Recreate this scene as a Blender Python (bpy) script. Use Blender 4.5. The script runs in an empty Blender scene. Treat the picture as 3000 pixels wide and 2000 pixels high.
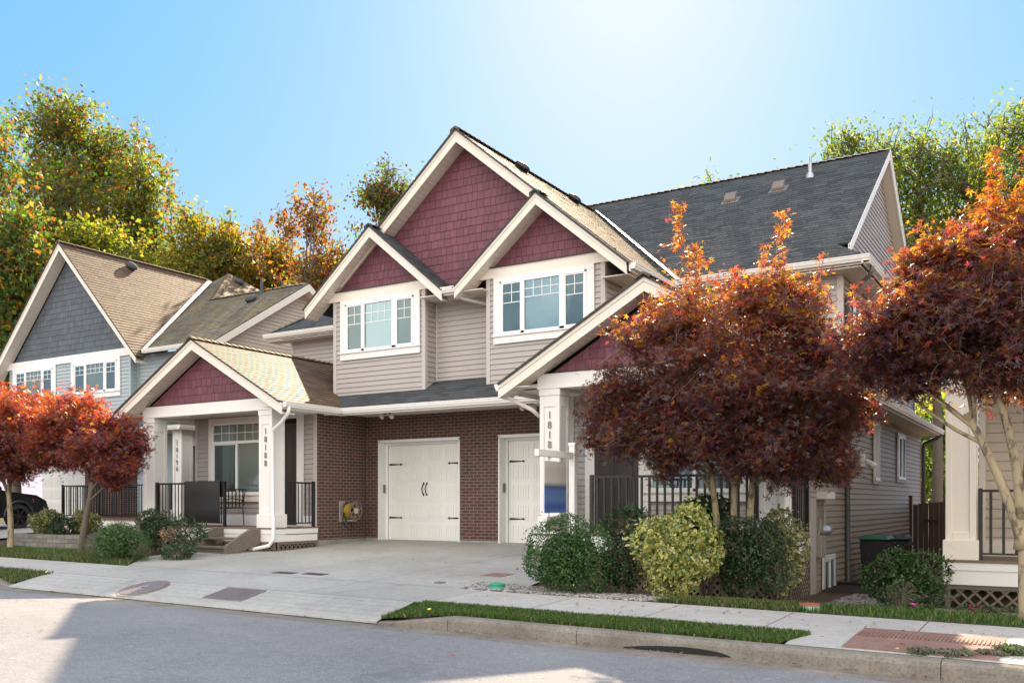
import bpy, math, random
import numpy as np
from mathutils import Vector, Matrix
R = math.radians
random.seed(7)
# ---------------------------------------------------------------- camera, sky, sun, exposure
sc = bpy.context.scene
C = sc.collection
cam = bpy.data.cameras.new('camera'); camo = bpy.data.objects.new('camera', cam); C.objects.link(camo)
camo.location = (0, 0, .93); camo.rotation_euler = (R(90), 0, R(31.5))
cam.lens = 32.16; cam.sensor_width = 36; cam.shift_y = .1567; cam.clip_start = .1; cam.clip_end = 3000
sc.camera = camo
SUN_EL, SUN_AZ = 33.9, 24.0          # azimuth measured from +Y towards -X
w = bpy.data.worlds.new('World'); sc.world = w; w.use_nodes = True
nt = w.node_tree; bg = nt.nodes['Background']
sky = nt.nodes.new('ShaderNodeTexSky'); sky.sky_type = 'NISHITA'; sky.sun_disc = False
sky.sun_elevation = R(SUN_EL); sky.sun_rotation = R(-SUN_AZ)
sky.altitude = 50; sky.air_density = 1.0; sky.dust_density = .30; sky.ozone_density = 3.0
def wn(k, **kw):
    n = nt.nodes.new(k)
    for a, b in kw.items(): setattr(n, a, b)
    return n
tc = wn('ShaderNodeTexCoord'); sp_ = wn('ShaderNodeSeparateXYZ'); nt.links.new(tc.outputs['Generated'], sp_.inputs[0])
ss = wn('ShaderNodeSeparateColor'); nt.links.new(sky.outputs[0], ss.inputs[0]); mu = wn('ShaderNodeCombineColor')
for k_, (g_, s_, e_) in enumerate(((1.08, .80, .88), (.58, 2.08, .87), (.12, 5.75, .98))):   # tone curve per channel, hazier towards the horizon
    pw = wn('ShaderNodeMath', operation='POWER'); nt.links.new(ss.outputs[k_], pw.inputs[0]); pw.inputs[1].default_value = g_
    el = wn('ShaderNodeMapRange'); el.inputs[1].default_value = .05; el.inputs[2].default_value = .5; el.inputs[3].default_value = e_ * s_; el.inputs[4].default_value = s_; nt.links.new(sp_.outputs[2], el.inputs[0])
    ml = wn('ShaderNodeMath', operation='MULTIPLY'); nt.links.new(pw.outputs[0], ml.inputs[0]); nt.links.new(el.outputs[0], ml.inputs[1]); nt.links.new(ml.outputs[0], mu.inputs[k_])
# added fill light: bright cloud-shaped patches in the unseen sky behind the camera
dt = wn('ShaderNodeVectorMath', operation='DOT_PRODUCT'); nt.links.new(tc.outputs['Generated'], dt.inputs[0]); dt.inputs[1].default_value = (.43, -.84, .33)
cm = wn('ShaderNodeMapRange', interpolation_type='SMOOTHSTEP'); cm.inputs[1].default_value = -.05; cm.inputs[2].default_value = .45; nt.links.new(dt.outputs['Value'], cm.inputs[0])
cn_ = wn('ShaderNodeTexNoise'); cn_.inputs['Scale'].default_value = 2.6; cn_.inputs['Detail'].default_value = 7; nt.links.new(tc.outputs['Generated'], cn_.inputs['Vector'])
cr0 = wn('ShaderNodeMapRange', interpolation_type='SMOOTHSTEP'); cr0.inputs[1].default_value = .36; cr0.inputs[2].default_value = .56; nt.links.new(cn_.outputs['Fac'], cr0.inputs[0])
mm0 = wn('ShaderNodeMath', operation='MULTIPLY'); nt.links.new(cm.outputs[0], mm0.inputs[0]); nt.links.new(cr0.outputs[0], mm0.inputs[1])
mxw = wn('ShaderNodeMix', data_type='RGBA'); nt.links.new(mm0.outputs[0], mxw.inputs[0]); nt.links.new(mu.outputs[0], mxw.inputs[6]); mxw.inputs[7].default_value = (22.5, 21.0, 18.9, 1)
nt.links.new(mxw.outputs[2], bg.inputs[0]); bg.inputs[1].default_value = .06
sl = bpy.data.lights.new('sun', 'SUN'); sl.energy = 5.0; sl.angle = R(.6); sl.color = (1, .80, .56)
slo = bpy.data.objects.new('sun', sl); C.objects.link(slo)
sd = Vector((-math.sin(R(SUN_AZ)) * math.cos(R(SUN_EL)), math.cos(R(SUN_AZ)) * math.cos(R(SUN_EL)), math.sin(R(SUN_EL))))
slo.rotation_euler = sd.to_track_quat('Z', 'Y').to_euler(); slo.location = (-20, 50, 40)
sc.view_settings.view_transform = 'Standard'; sc.view_settings.look = 'None'
sc.view_settings.exposure = 1.33; sc.view_settings.gamma = 1
sc.cycles.max_bounces = 8; sc.cycles.diffuse_bounces = 4; sc.cycles.glossy_bounces = 3
sc.cycles.transparent_max_bounces = 8; sc.cycles.transmission_bounces = 4
sc.cycles.caustics_reflective = False; sc.cycles.caustics_refractive = False

# ---------------------------------------------------------------- materials
def nodes(name):
    m = bpy.data.materials.new(name); m.use_nodes = True
    t = m.node_tree; return m, t, t.nodes['Principled BSDF'], t.nodes['Material Output']
def N(t, k, **kw):
    n = t.nodes.new(k)
    for a, b in kw.items():
        if a.startswith('i_'): n.inputs[a[2:]].default_value = b
        else: setattr(n, a, b)
    return n
def mixc(t, fac, a, b, mode='MIX'):
    n = t.nodes.new('ShaderNodeMix'); n.data_type = 'RGBA'; n.blend_type = mode
    for s, v in ((0, fac), (6, a), (7, b)):
        if isinstance(v, (int, float)): n.inputs[s].default_value = v
        elif isinstance(v, tuple): n.inputs[s].default_value = (*v[:3], 1)
        else: t.links.new(v, n.inputs[s])
    return n.outputs[2]
def noise(t, pos, scale, detail=4, rough=.55):
    n = N(t, 'ShaderNodeTexNoise'); n.inputs['Scale'].default_value = scale; n.inputs['Detail'].default_value = detail
    n.inputs['Roughness'].default_value = rough; t.links.new(pos, n.inputs['Vector']); return n.outputs['Fac']
def ramp(t, v, a, b, ca=(0, 0, 0), cb=(1, 1, 1)):
    n = N(t, 'ShaderNodeValToRGB'); e = n.color_ramp.elements
    e[0].position = a; e[1].position = b; e[0].color = (*ca, 1); e[1].color = (*cb, 1)
    t.links.new(v, n.inputs[0]); return n.outputs[0]
def bump(t, p, h, s, d=.01):
    n = N(t, 'ShaderNodeBump'); n.inputs['Strength'].default_value = s; n.inputs['Distance'].default_value = d
    t.links.new(h, n.inputs['Height']); t.links.new(n.outputs[0], p.inputs['Normal'])
def plain(name, col, rough=.55, var=.10, vs=2.5, bmp=.15, bs=60, attr=False, dirt=None, dirt_t=(.55, .75), metal=0, spec=.5, stretch=None):
    m, t, p, o = nodes(name)
    pos = N(t, 'ShaderNodeNewGeometry').outputs['Position']
    if stretch:
        mp = N(t, 'ShaderNodeMapping'); mp.inputs['Scale'].default_value = stretch; t.links.new(pos, mp.inputs[0]); pos2 = mp.outputs[0]
    else: pos2 = pos
    n = noise(t, pos2, vs)
    c = mixc(t, n, tuple(x * (1 - var) for x in col), tuple(min(1, x * (1 + var)) for x in col))
    if attr:
        a = N(t, 'ShaderNodeAttribute'); a.attribute_name = 'Col'
        c = mixc(t, 1.0, c, a.outputs['Color'], 'MULTIPLY')
    if dirt:
        d = ramp(t, noise(t, pos2, vs * 1.7, 6, .65), *dirt_t)
        c = mixc(t, d, c, dirt)
    t.links.new(c, p.inputs['Base Color']); p.inputs['Roughness'].default_value = rough
    p.inputs['Metallic'].default_value = metal; p.inputs['Specular IOR Level'].default_value = spec
    if bmp: bump(t, p, noise(t, pos2, bs, 3), bmp, .004)
    return m
def leafmat(name, fac=.45, rough=.5, spec=.4):
    m, t, p, o = nodes(name)
    a = N(t, 'ShaderNodeAttribute'); a.attribute_name = 'Col'; b = N(t, 'ShaderNodeAttribute'); b.attribute_name = 'Tr'
    t.links.new(a.outputs[0], p.inputs['Base Color']); p.inputs['Roughness'].default_value = rough
    p.inputs['Specular IOR Level'].default_value = spec
    tr = N(t, 'ShaderNodeBsdfTranslucent'); t.links.new(b.outputs[0], tr.inputs[0])
    mx = N(t, 'ShaderNodeMixShader'); mx.inputs[0].default_value = fac
    t.links.new(p.outputs[0], mx.inputs[1]); t.links.new(tr.outputs[0], mx.inputs[2]); t.links.new(mx.outputs[0], o.inputs[0])
    return m
def brickmat(name, axis):
    m, t, p, o = nodes(name)
    pos = N(t, 'ShaderNodeNewGeometry').outputs['Position']
    s = N(t, 'ShaderNodeSeparateXYZ'); t.links.new(pos, s.inputs[0])
    cb = N(t, 'ShaderNodeCombineXYZ'); t.links.new(s.outputs[axis], cb.inputs[0]); t.links.new(s.outputs[2], cb.inputs[1])
    br = N(t, 'ShaderNodeTexBrick'); br.offset = .5
    br.inputs['Scale'].default_value = 1; br.inputs['Brick Width'].default_value = .212; br.inputs['Row Height'].default_value = .0745
    br.inputs['Mortar Size'].default_value = .0052; br.inputs['Mortar Smooth'].default_value = .15; br.inputs['Bias'].default_value = 0
    br.inputs['Color1'].default_value = (.135, .050, .036, 1); br.inputs['Color2'].default_value = (.072, .043, .040, 1)
    br.inputs['Mortar'].default_value = (.30, .27, .24, 1)
    t.links.new(cb.outputs[0], br.inputs['Vector'])
    v = mixc(t, noise(t, pos, 5), (.72, .72, .72), (1.3, 1.25, 1.2))
    c = mixc(t, 1.0, br.outputs['Color'], v, 'MULTIPLY')
    c = mixc(t, ramp(t, noise(t, pos, 90, 2), .62, .75), c, (.24, .16, .13))
    t.links.new(c, p.inputs['Base Color']); p.inputs['Roughness'].default_value = .85
    ma = N(t, 'ShaderNodeMath', operation='MULTIPLY_ADD'); t.links.new(br.outputs['Fac'], ma.inputs[0]); ma.inputs[1].default_value = -1
    t.links.new(noise(t, pos, 120, 3), ma.inputs[2]); bump(t, p, ma.outputs[0], .8, .006)
    return m
def glassmat(name, tint=(.8, .9, .9), refl=.3, dark=.0):
    m, t, p, o = nodes(name)
    t.nodes.remove(p)
    tr = N(t, 'ShaderNodeBsdfTransparent'); tr.inputs[0].default_value = (*tint, 1)
    gl = N(t, 'ShaderNodeBsdfGlossy'); gl.inputs['Roughness'].default_value = .02; gl.inputs[0].default_value = (.55, .74, .80, 1)
    fr = N(t, 'ShaderNodeFresnel'); fr.inputs[0].default_value = 1.5
    ma = N(t, 'ShaderNodeMath', operation='ADD'); t.links.new(fr.outputs[0], ma.inputs[0]); ma.inputs[1].default_value = refl; ma.use_clamp = True
    mx = N(t, 'ShaderNodeMixShader'); t.links.new(ma.outputs[0], mx.inputs[0]); t.links.new(tr.outputs[0], mx.inputs[1]); t.links.new(gl.outputs[0], mx.inputs[2])
    pos = N(t, 'ShaderNodeNewGeometry').outputs['Position']
    b = N(t, 'ShaderNodeBump'); b.inputs['Strength'].default_value = .12; b.inputs['Distance'].default_value = .02
    t.links.new(noise(t, pos, 1.6, 2), b.inputs['Height']); t.links.new(b.outputs[0], gl.inputs['Normal'])
    t.links.new(mx.outputs[0], o.inputs[0]); return m
def groundmat(name, c1, c2, c3, s1=.6, s2=90, rough=.9, bs=.5, bd=.006, speck=.35, speck_t=(.52, .66), stain=None):
    m, t, p, o = nodes(name)
    pos = N(t, 'ShaderNodeNewGeometry').outputs['Position']
    c = mixc(t, ramp(t, noise(t, pos, s1, 6, .6), .3, .7), c1, c2)
    sp = ramp(t, noise(t, pos, s2, 2, .7), *speck_t)
    f = N(t, 'ShaderNodeMath', operation='MULTIPLY'); t.links.new(sp, f.inputs[0]); f.inputs[1].default_value = speck
    c = mixc(t, f.outputs[0], c, c3)
    if stain:
        d = ramp(t, noise(t, pos, 1.3, 8, .7), .58, .72); g = N(t, 'ShaderNodeMath', operation='MULTIPLY'); t.links.new(d, g.inputs[0]); g.inputs[1].default_value = .45
        c = mixc(t, g.outputs[0], c, stain)
    v = mixc(t, ramp(t, noise(t, pos, .22, 5, .7), .35, .68), (.86, .86, .87), (1.12, 1.11, 1.09)); c = mixc(t, 1.0, c, v, 'MULTIPLY')
    v = mixc(t, ramp(t, noise(t, pos, 9, 6, .75), .30, .70), (.86, .86, .86), (1.12, 1.12, 1.12)); c = mixc(t, 1.0, c, v, 'MULTIPLY')
    t.links.new(c, p.inputs['Base Color']); p.inputs['Roughness'].default_value = rough; p.inputs['Specular IOR Level'].default_value = .25
    bump(t, p, noise(t, pos, s2, 3, .7), bs, bd); return m

MT = {}
MT['sid'] = plain('taupe siding', (.40, .362, .338), .5, .05, 1.2, .12, 200, dirt=(.33, .31, .24), dirt_t=(.62, .85), stretch=(1, 1, 2))
MT['sidb'] = plain('pale blue siding', (.36, .42, .44), .5, .05, 1.2, .1, 200)
MT['sidc'] = plain('cream siding', (.58, .49, .39), .5, .05, 1.2, .1, 200)
MT['siddark'] = plain('side wall siding', (.39, .325, .265), .5, .06, 1.2, .12, 200)
MT['corner'] = plain('corner board', (.50, .45, .42), .5, .05, 2)
MT['white'] = plain('white trim paint', (.82, .80, .77), .45, .03, 3, .12, 40, dirt=(.66, .60, .50), dirt_t=(.66, .9))
MT['cream'] = plain('cream trim paint', (.80, .73, .63), .5, .04, 3, .12, 40, dirt=(.6, .52, .42), dirt_t=(.64, .9))
MT['vinyl'] = plain('white vinyl', (.85, .85, .84), .3, .02, 3, 0)
MT['gutter'] = plain('gutter metal', (.80, .77, .72), .35, .04, 2, .04, 20, dirt=(.62, .56, .47), dirt_t=(.62, .9))
MT['soffit'] = plain('soffit vinyl', (.74, .67, .58), .55, .04, 3)
MT['garage'] = plain('garage door paint', (.84, .83, .79), .35, .02, 2, .05, 60)
MT['shake'] = plain('maroon shake', (.160, .052, .074), .65, .12, 4, .35, 90, attr=True, stretch=(1, 1, .25), dirt=(.10, .09, .045), dirt_t=(.70, .92))
MT['shakeb'] = plain('slate blue shake', (.085, .098, .118), .6, .12, 4, .35, 90, attr=True, stretch=(1, 1, .25))
MT['roof'] = plain('asphalt shingle', (.112, .070, .038), .68, .18, 1.5, .7, 140, attr=True, spec=.4)  # same shingle as the dark one; its tan holds the sunlight of the lit slopes
MT['roofdark'] = plain('shaded asphalt shingle', (.060, .066, .069), .9, .2, 1.5, .7, 140, attr=True, dirt=(.14, .115, .045), dirt_t=(.66, .82), spec=.3)  # the same shingle with the front slopes' shade put into its colour
MT['roofmoss'] = plain('mossy asphalt shingle', (.115, .105, .085), .9, .2, 1.5, .7, 140, attr=True, dirt=(.165, .125, .04), dirt_t=(.46, .68), spec=.3)
MT['bx'] = brickmat('brick facing', 0); MT['by'] = brickmat('brick return', 1)
MT['black'] = plain('black metal', (.012, .012, .013), .35, .1, 5, .05)
MT['brownmetal'] = plain('dark bronze metal', (.028, .021, .017), .45, .1, 5, .05)
MT['door'] = plain('dark stained door', (.030, .024, .021), .45, .3, 3, .3, 60, stretch=(6, 6, .5))
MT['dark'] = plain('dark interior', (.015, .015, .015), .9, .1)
MT['blind'] = plain('window blind', (.50, .53, .50), .6, .03, 2, 0)
MT['shade'] = plain('pale blue roller shade', (.20, .33, .36), .8, .04, 2, 0)
MT['screen'] = plain('window screen', (.13, .15, .16), .7, .05, 2, 0)
MT['glass'] = glassmat('window glass', (.8, .86, .84), .08)
MT['glassd'] = glassmat('screened window glass', (.5, .55, .56), .10)
MT['glassc'] = glassmat('reflecting window glass', (.6, .75, .78), .24)
MT['wood'] = plain('weathered wood', (.17, .14, .105), .8, .4, 3, .6, 60, stretch=(.6, 6, 6), dirt=(.10, .085, .065), dirt_t=(.5, .7))
MT['lattice'] = plain('brown lattice wood', (.17, .125, .10), .85, .25, 4, .4, 60)
MT['deck'] = plain('brown decking', (.20, .135, .09), .7, .2, 3, .3, 60)
MT['fence'] = plain('dark fence boards', (.065, .042, .032), .85, .35, 3, .5, 60, stretch=(6, 6, .5))
MT['pipe'] = plain('grey downpipe metal', (.09, .09, .09), .4, .1)
MT['steel'] = plain('galvanised steel', (.40, .42, .45), .4, .1, 6, .05, metal=.6)
MT['nickel'] = plain('brushed nickel', (.24, .225, .21), .4, .1, 6, 0, metal=.1)
MT['bark'] = plain('grey brown bark', (.13, .105, .08), .9, .35, 5, .9, 45, stretch=(1, 1, .35))
MT['barkl'] = plain('pale maple bark', (.34, .27, .17), .85, .3, 6, .8, 45, dirt=(.13, .10, .07), dirt_t=(.5, .6), stretch=(1, 1, .5))
MT['leafm'] = leafmat('maple leaf', .50, .36, .6)
MT['leafb'] = leafmat('woodland leaf', .56, .5, .35)
MT['leafs'] = leafmat('shrub leaf', .22, .38, .5)
MT['leafg'] = leafmat('grass blade', .35, .5, .3)
MT['asphalt'] = groundmat('road asphalt', (.185, .187, .195), (.225, .225, .228), (.42, .42, .42), .35, 48, .9, .8, .006, .5, (.50, .66), stain=(.11, .11, .115))
MT['conc'] = groundmat('exposed concrete', (.31, .31, .29), (.375, .37, .345), (.54, .53, .50), .45, 85, .85, .5, .004, .45, stain=(.21, .205, .19))
MT['walk'] = groundmat('sidewalk concrete', (.36, .352, .335), (.43, .418, .395), (.60, .58, .55), .7, 80, .9, .6, .004, .45, stain=(.27, .255, .23))
MT['kerb'] = groundmat('kerb concrete', (.17, .15, .125), (.28, .255, .22), (.085, .075, .06), 1.6, 40, .9, .6, .006, .4, (.5, .62), stain=(.14, .12, .10))
MT['found'] = groundmat('foundation concrete', (.27, .26, .24), (.36, .345, .32), (.2, .19, .17), 2, 40)
MT['soil'] = groundmat('soil and mulch', (.075, .05, .035), (.13, .09, .06), (.24, .17, .10), 1.5, 50, .95, 1, .02, .6)
MT['lawn'] = groundmat('lawn base', (.04, .062, .016), (.07, .085, .026), (.13, .11, .05), 2, 60, .95, 1, .02, .5)
MT['rust'] = groundmat('rusty steel plate', (.20, .115, .095), (.27, .165, .14), (.36, .25, .21), 1.5, 60, .6, .3, .003, .5)
MT['manhole'] = groundmat('cast iron cover', (.15, .13, .135), (.20, .175, .18), (.28, .25, .25), 1.5, 80, .5, .8, .004, .5)
MT['grate'] = plain('dark grating', (.05, .04, .04), .6, .3, 20, .5, 30)
MT['block'] = plain('planter block', (.20, .185, .165), .9, .2, 4, .6, 50, attr=True)
MT['stone'] = plain('river gravel', (.34, .33, .32), .7, .1, 4, .3, 60, attr=True)
MT['car'] = plain('black car paint', (.012, .013, .015), .12, .05, 2, 0)
MT['tyre'] = plain('tyre rubber', (.02, .02, .02), .8, .1, 8, .3)
MT['lens'] = plain('amber lamp lens', (.7, .12, .03), .2, .05, 8, 0)
MT['lamp'] = plain('lamp glass', (.75, .72, .66), .15, .05, 8, 0)
MT['green'] = plain('green valve box lid', (.02, .36, .20), .4, .1, 8, .1)
MT['mint'] = plain('mint plastic', (.25, .58, .48), .4, .1, 8, .1)
MT['red'] = plain('red plastic', (.42, .10, .08), .45, .1, 8, .1)
MT['bin'] = plain('black bin plastic', (.028, .03, .032), .5, .1, 6, .1)
MT['binlid'] = plain('green bin lid', (.03, .12, .085), .4, .1, 6, .1)
MT['mat'] = plain('charcoal mat fabric', (.032, .032, .032), .95, .2, 3, .8, 300, dirt=(.06, .06, .055), dirt_t=(.6, .8))
MT['yellow'] = plain('yellow hose', (.50, .31, .02), .4, .1, 8, .1)
MT['reel'] = plain('taupe reel plastic', (.17, .14, .12), .5, .1, 8, .1)
MT['art'] = plain('beige reel bracket', (.35, .31, .28), .5, .1, 8, .1)
MT['plant'] = plain('tan plastic', (.50, .46, .40), .5, .05, 3, .05)

# ---------------------------------------------------------------- mesh helpers
base_of = {}
def tag(o, label=None, cat=None, group=None, kind=None):
    if label: o['label'] = label
    if cat: o['category'] = cat
    if group: o['group'] = group
    if kind: o['kind'] = kind
    return o
def thing(name, label, cat, loc, group=None):
    o = bpy.data.objects.new(name, None); C.objects.link(o); o.location = loc; o.empty_display_size = .2
    base_of[o] = Vector(loc); return tag(o, label, cat, group)
def link_mesh(name, me, parent=None, mats=(), origin=None):
    o = bpy.data.objects.new(name, me); C.objects.link(o)
    for m in mats: me.materials.append(m)
    if parent is not None: o.parent = parent; base_of[o] = base_of[parent]
    else:
        base_of[o] = Vector(origin) if origin is not None else Vector((0, 0, 0)); o.location = base_of[o]
    return o
class MB:
    def __init__(s): s.v = []; s.f = []; s.c = []
    def face(s, pts, c=1.0):
        i = len(s.v); s.v.extend([tuple(p) for p in pts]); s.f.append(tuple(range(i, i + len(pts)))); s.c.append(c)
    def hexa(s, p, c=1.0):   # p: 8 points, bottom 4 then top 4
        i = len(s.v); s.v.extend([tuple(q) for q in p])
        for f in ((3, 2, 1, 0), (4, 5, 6, 7), (0, 1, 5, 4), (1, 2, 6, 5), (2, 3, 7, 6), (3, 0, 4, 7)):
            s.f.append(tuple(i + k for k in f)); s.c.append(c)
    def box(s, x0, x1, y0, y1, z0, z1, c=1.0):
        s.hexa([(x0, y0, z0), (x1, y0, z0), (x1, y1, z0), (x0, y1, z0), (x0, y0, z1), (x1, y0, z1), (x1, y1, z1), (x0, y1, z1)], c)
    def fbox(s, F, u0, u1, v0, v1, n0, n1, c=1.0):
        s.hexa([F(u0, v0, n0), F(u1, v0, n0), F(u1, v0, n1), F(u0, v0, n1), F(u0, v1, n0), F(u1, v1, n0), F(u1, v1, n1), F(u0, v1, n1)], c)
    def prism(s, pts, d, c=1.0):
        d = Vector(d); a = [Vector(p) for p in pts]; b = [p + d for p in a]; n = len(a); i = len(s.v)
        s.v.extend([tuple(p) for p in a + b]); s.f.append(tuple(range(i + n - 1, i - 1, -1))); s.c.append(c)
        s.f.append(tuple(range(i + n, i + 2 * n))); s.c.append(c)
        for k in range(n):
            s.f.append((i + k, i + (k + 1) % n, i + n + (k + 1) % n, i + n + k)); s.c.append(c)
    def tube(s, path, rad, n=6, c=1.0, caps=True):
        P = [Vector(p) for p in path]; i0 = len(s.v); m = len(P)
        if isinstance(rad, (int, float)): rad = [rad] * m
        up = Vector((0, 0, 1)); prev = None
        for k in range(m):
            t = (P[min(k + 1, m - 1)] - P[max(k - 1, 0)])
            if t.length < 1e-9: t = Vector((0, 0, 1))
            t.normalize()
            a = prev if prev is not None else (up if abs(t.z) < .9 else Vector((1, 0, 0)))
            a = (a - t * a.dot(t))
            if a.length < 1e-6: a = t.orthogonal()
            a.normalize(); prev = a; b = t.cross(a)
            for j in range(n):
                an = 2 * math.pi * j / n; s.v.append(tuple(P[k] + (a * math.cos(an) + b * math.sin(an)) * rad[k]))
        for k in range(m - 1):
            for j in range(n):
                s.f.append((i0 + k * n + j, i0 + k * n + (j + 1) % n, i0 + (k + 1) * n + (j + 1) % n, i0 + (k + 1) * n + j)); s.c.append(c)
        if caps:
            s.f.append(tuple(i0 + j for j in range(n))[::-1]); s.c.append(c)
            s.f.append(tuple(i0 + (m - 1) * n + j for j in range(n))); s.c.append(c)
    def lathe(s, O, axis, prof, n=24, c=1.0):   # prof: list of (r, h) along axis
        O = Vector(O); ax = Vector(axis).normalized(); a = ax.orthogonal().normalized(); b = ax.cross(a); i0 = len(s.v)
        for r, h in prof:
            for j in range(n):
                an = 2 * math.pi * j / n; s.v.append(tuple(O + ax * h + (a * math.cos(an) + b * math.sin(an)) * r))
        for k in range(len(prof) - 1):
            for j in range(n):
                s.f.append((i0 + k * n + j, i0 + k * n + (j + 1) % n, i0 + (k + 1) * n + (j + 1) % n, i0 + (k + 1) * n + j)); s.c.append(c)
    def build(s, name, mat, parent=None, smooth=False, bevel=0, origin=None):
        b = base_of[parent] if parent is not None else (Vector(origin) if origin is not None else Vector((0, 0, 0)))
        me = bpy.data.meshes.new(name)
        me.from_pydata([(x - b.x, y - b.y, z - b.z) for x, y, z in s.v], [], s.f); me.update()
        ca = me.color_attributes.new('Col', 'FLOAT_COLOR', 'CORNER')
        arr = np.ones((len(me.loops), 4), dtype=np.float32)
        cs = np.array([c if isinstance(c, tuple) else (c, c, c) for c in s.c], dtype=np.float32)
        tot = np.zeros(len(me.polygons), dtype=np.int32); me.polygons.foreach_get('loop_total', tot)
        arr[:, :3] = np.repeat(cs, tot, axis=0); ca.data.foreach_set('color', arr.ravel())
        if smooth: me.polygons.foreach_set('use_smooth', [True] * len(me.polygons))
        o = link_mesh(name, me, parent, (mat,), origin)
        if bevel:
            md = o.modifiers.new('bevel', 'BEVEL'); md.width = bevel; md.segments = 1; md.limit_method = 'ANGLE'; md.angle_limit = R(40)
        return o
class Fr:   # local frame: u along wall, v up (or up the slope), n outward
    def __init__(s, O, U, V, Nn): s.O = Vector(O); s.U = Vector(U).normalized(); s.V = Vector(V).normalized(); s.N = Vector(Nn).normalized()
    def __call__(s, u, v, n=0): return s.O + s.U * u + s.V * v + s.N * n
def FY(Y): return Fr((0, Y, 0), (1, 0, 0), (0, 0, 1), (0, -1, 0))        # wall facing the street, u = world X
def FXp(X): return Fr((X, 0, 0), (0, 1, 0), (0, 0, 1), (1, 0, 0))       # wall facing +X, u = world Y
def FXm(X): return Fr((X, 0, 0), (0, 1, 0), (0, 0, 1), (-1, 0, 0))
def clip(poly, sub):
    """clip polygon sub (u,v list) by convex polygon poly, CCW"""
    out = sub
    n = len(poly)
    for i in range(n):
        ax, ay = poly[i]; bx, by = poly[(i + 1) % n]; ex, ey = bx - ax, by - ay
        inp = out; out = []
        if not inp: return []
        for k in range(len(inp)):
            px, py = inp[k]; qx, qy = inp[(k + 1) % len(inp)]
            dp = ex * (py - ay) - ey * (px - ax); dq = ex * (qy - ay) - ey * (qx - ax)
            if dp >= -1e-9: out.append((px, py))
            if (dp > 1e-9 and dq < -1e-9) or (dp < -1e-9 and dq > 1e-9):
                t = dp / (dp - dq); out.append((px + t * (qx - px), py + t * (qy - py)))
    return out
def ccw(p):
    a = sum(p[i][0] * p[(i + 1) % len(p)][1] - p[(i + 1) % len(p)][0] * p[i][1] for i in range(len(p)))
    return p if a > 0 else p[::-1]
def courses(mb, F, poly, expo, width=None, t0=.002, t1=.014, gap=.004, wj=.3, vj=0, cv=.12, v00=None, backing=True, rng=random, vg=0):
    poly = ccw(poly); us = [p[0] for p in poly]; vs = [p[1] for p in poly]
    if backing: mb.face([F(u, v, 0) for u, v in poly], .6)
    v = min(vs) if v00 is None else v00
    while v < max(vs):
        tiles = []
        if width is None: tiles = [(min(us) - .1, max(us) + .1)]
        else:
            u = min(us) - rng.random() * width
            while u < max(us):
                ww = width * (1 + wj * (rng.random() * 2 - 1)); tiles.append((u + gap / 2, u + ww - gap / 2)); u += ww
        rj = rng.random()
        for (a, b) in tiles:
            j = (rng.random() - .5) * vj; v0 = v + j
            q = clip(poly, [(a, v0), (b, v0), (b, v + expo - vg), (a, v + expo - vg)])
            if len(q) < 3: continue
            th = t1 * (1 + .25 * (rng.random() - .5)) if width else t1
            off = lambda vv: th + (t0 - th) * min(1, max(0, (vv - v0) / expo))
            c = 1 + cv * (rng.random() * 2 - 1) if width else 1
            P = [F(x, y, off(y)) for x, y in q]; mb.face(P, c)
            for k in range(len(q)):
                x0, y0 = q[k]; x1, y1 = q[(k + 1) % len(q)]
                if not vg and abs(y0 - (v + expo)) < 1e-5 and abs(y1 - (v + expo)) < 1e-5: continue
                mb.face([F(x0, y0, off(y0)), F(x1, y1, off(y1)), F(x1, y1, 0), F(x0, y0, 0)], c)
        v += expo
def siding(mb, F, poly, expo=.115, v00=None): courses(mb, F, poly, expo, None, .006, .024, backing=True, v00=v00, vg=.009)
def shakes(mb, F, poly, expo=.185, width=.15): courses(mb, F, poly, expo, width, .003, .016, .007, .35, .012, .16)
class RoofPlane:
    """roof plane by a 3D polygon; u horizontal along eave, v up slope"""
    def __init__(s, pts):
        P = [Vector(p) for p in pts]; n = Vector((0, 0, 0))
        for i in range(1, len(P) - 1): n += (P[i] - P[0]).cross(P[i + 1] - P[0])
        n.normalize()
        if n.z < 0: n = -n
        V = (Vector((0, 0, 1)) - n * n.z).normalized(); U = V.cross(n)
        s.F = Fr(P[0], U, V, n); s.poly = [((p - P[0]).dot(U), (p - P[0]).dot(V)) for p in P]; s.P = P; s.n = n
def roof(mb, pts, expo=.145, width=.30, slab=.03, deck=None):
    r = RoofPlane(pts); courses(mb, r.F, r.poly, expo, width, .002, .011, .006, .25, .008, .28)
    if deck is not None: deck.prism([p - r.n * .002 for p in r.P], -r.n * slab)
def ridge_caps(mb, a, b, w=.13, step=.2, drop=.5):
    a, b = Vector(a), Vector(b); L = (b - a).length; d = (b - a) / L; side = d.cross(Vector((0, 0, 1))).normalized(); n = int(L / step)
    for i in range(n):
        p = a + d * (i * step); q = a + d * ((i + 1.15) * step); h0 = .05; h1 = .022; c = 1 + .2 * (random.random() * 2 - 1)
        for sgn in (-1, 1):
            e0 = p + side * sgn * w; e1 = q + side * sgn * w
            mb.face([p + Vector((0, 0, h0)), q + Vector((0, 0, h1)), e1 + Vector((0, 0, h1 - w * drop)), e0 + Vector((0, 0, h0 - w * drop))], c)
            mb.face([p + Vector((0, 0, h0)), e0 + Vector((0, 0, h0 - w * drop)), e0 + Vector((0, 0, -.03 - w * drop)), p + Vector((0, 0, -.02))], c)
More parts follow.
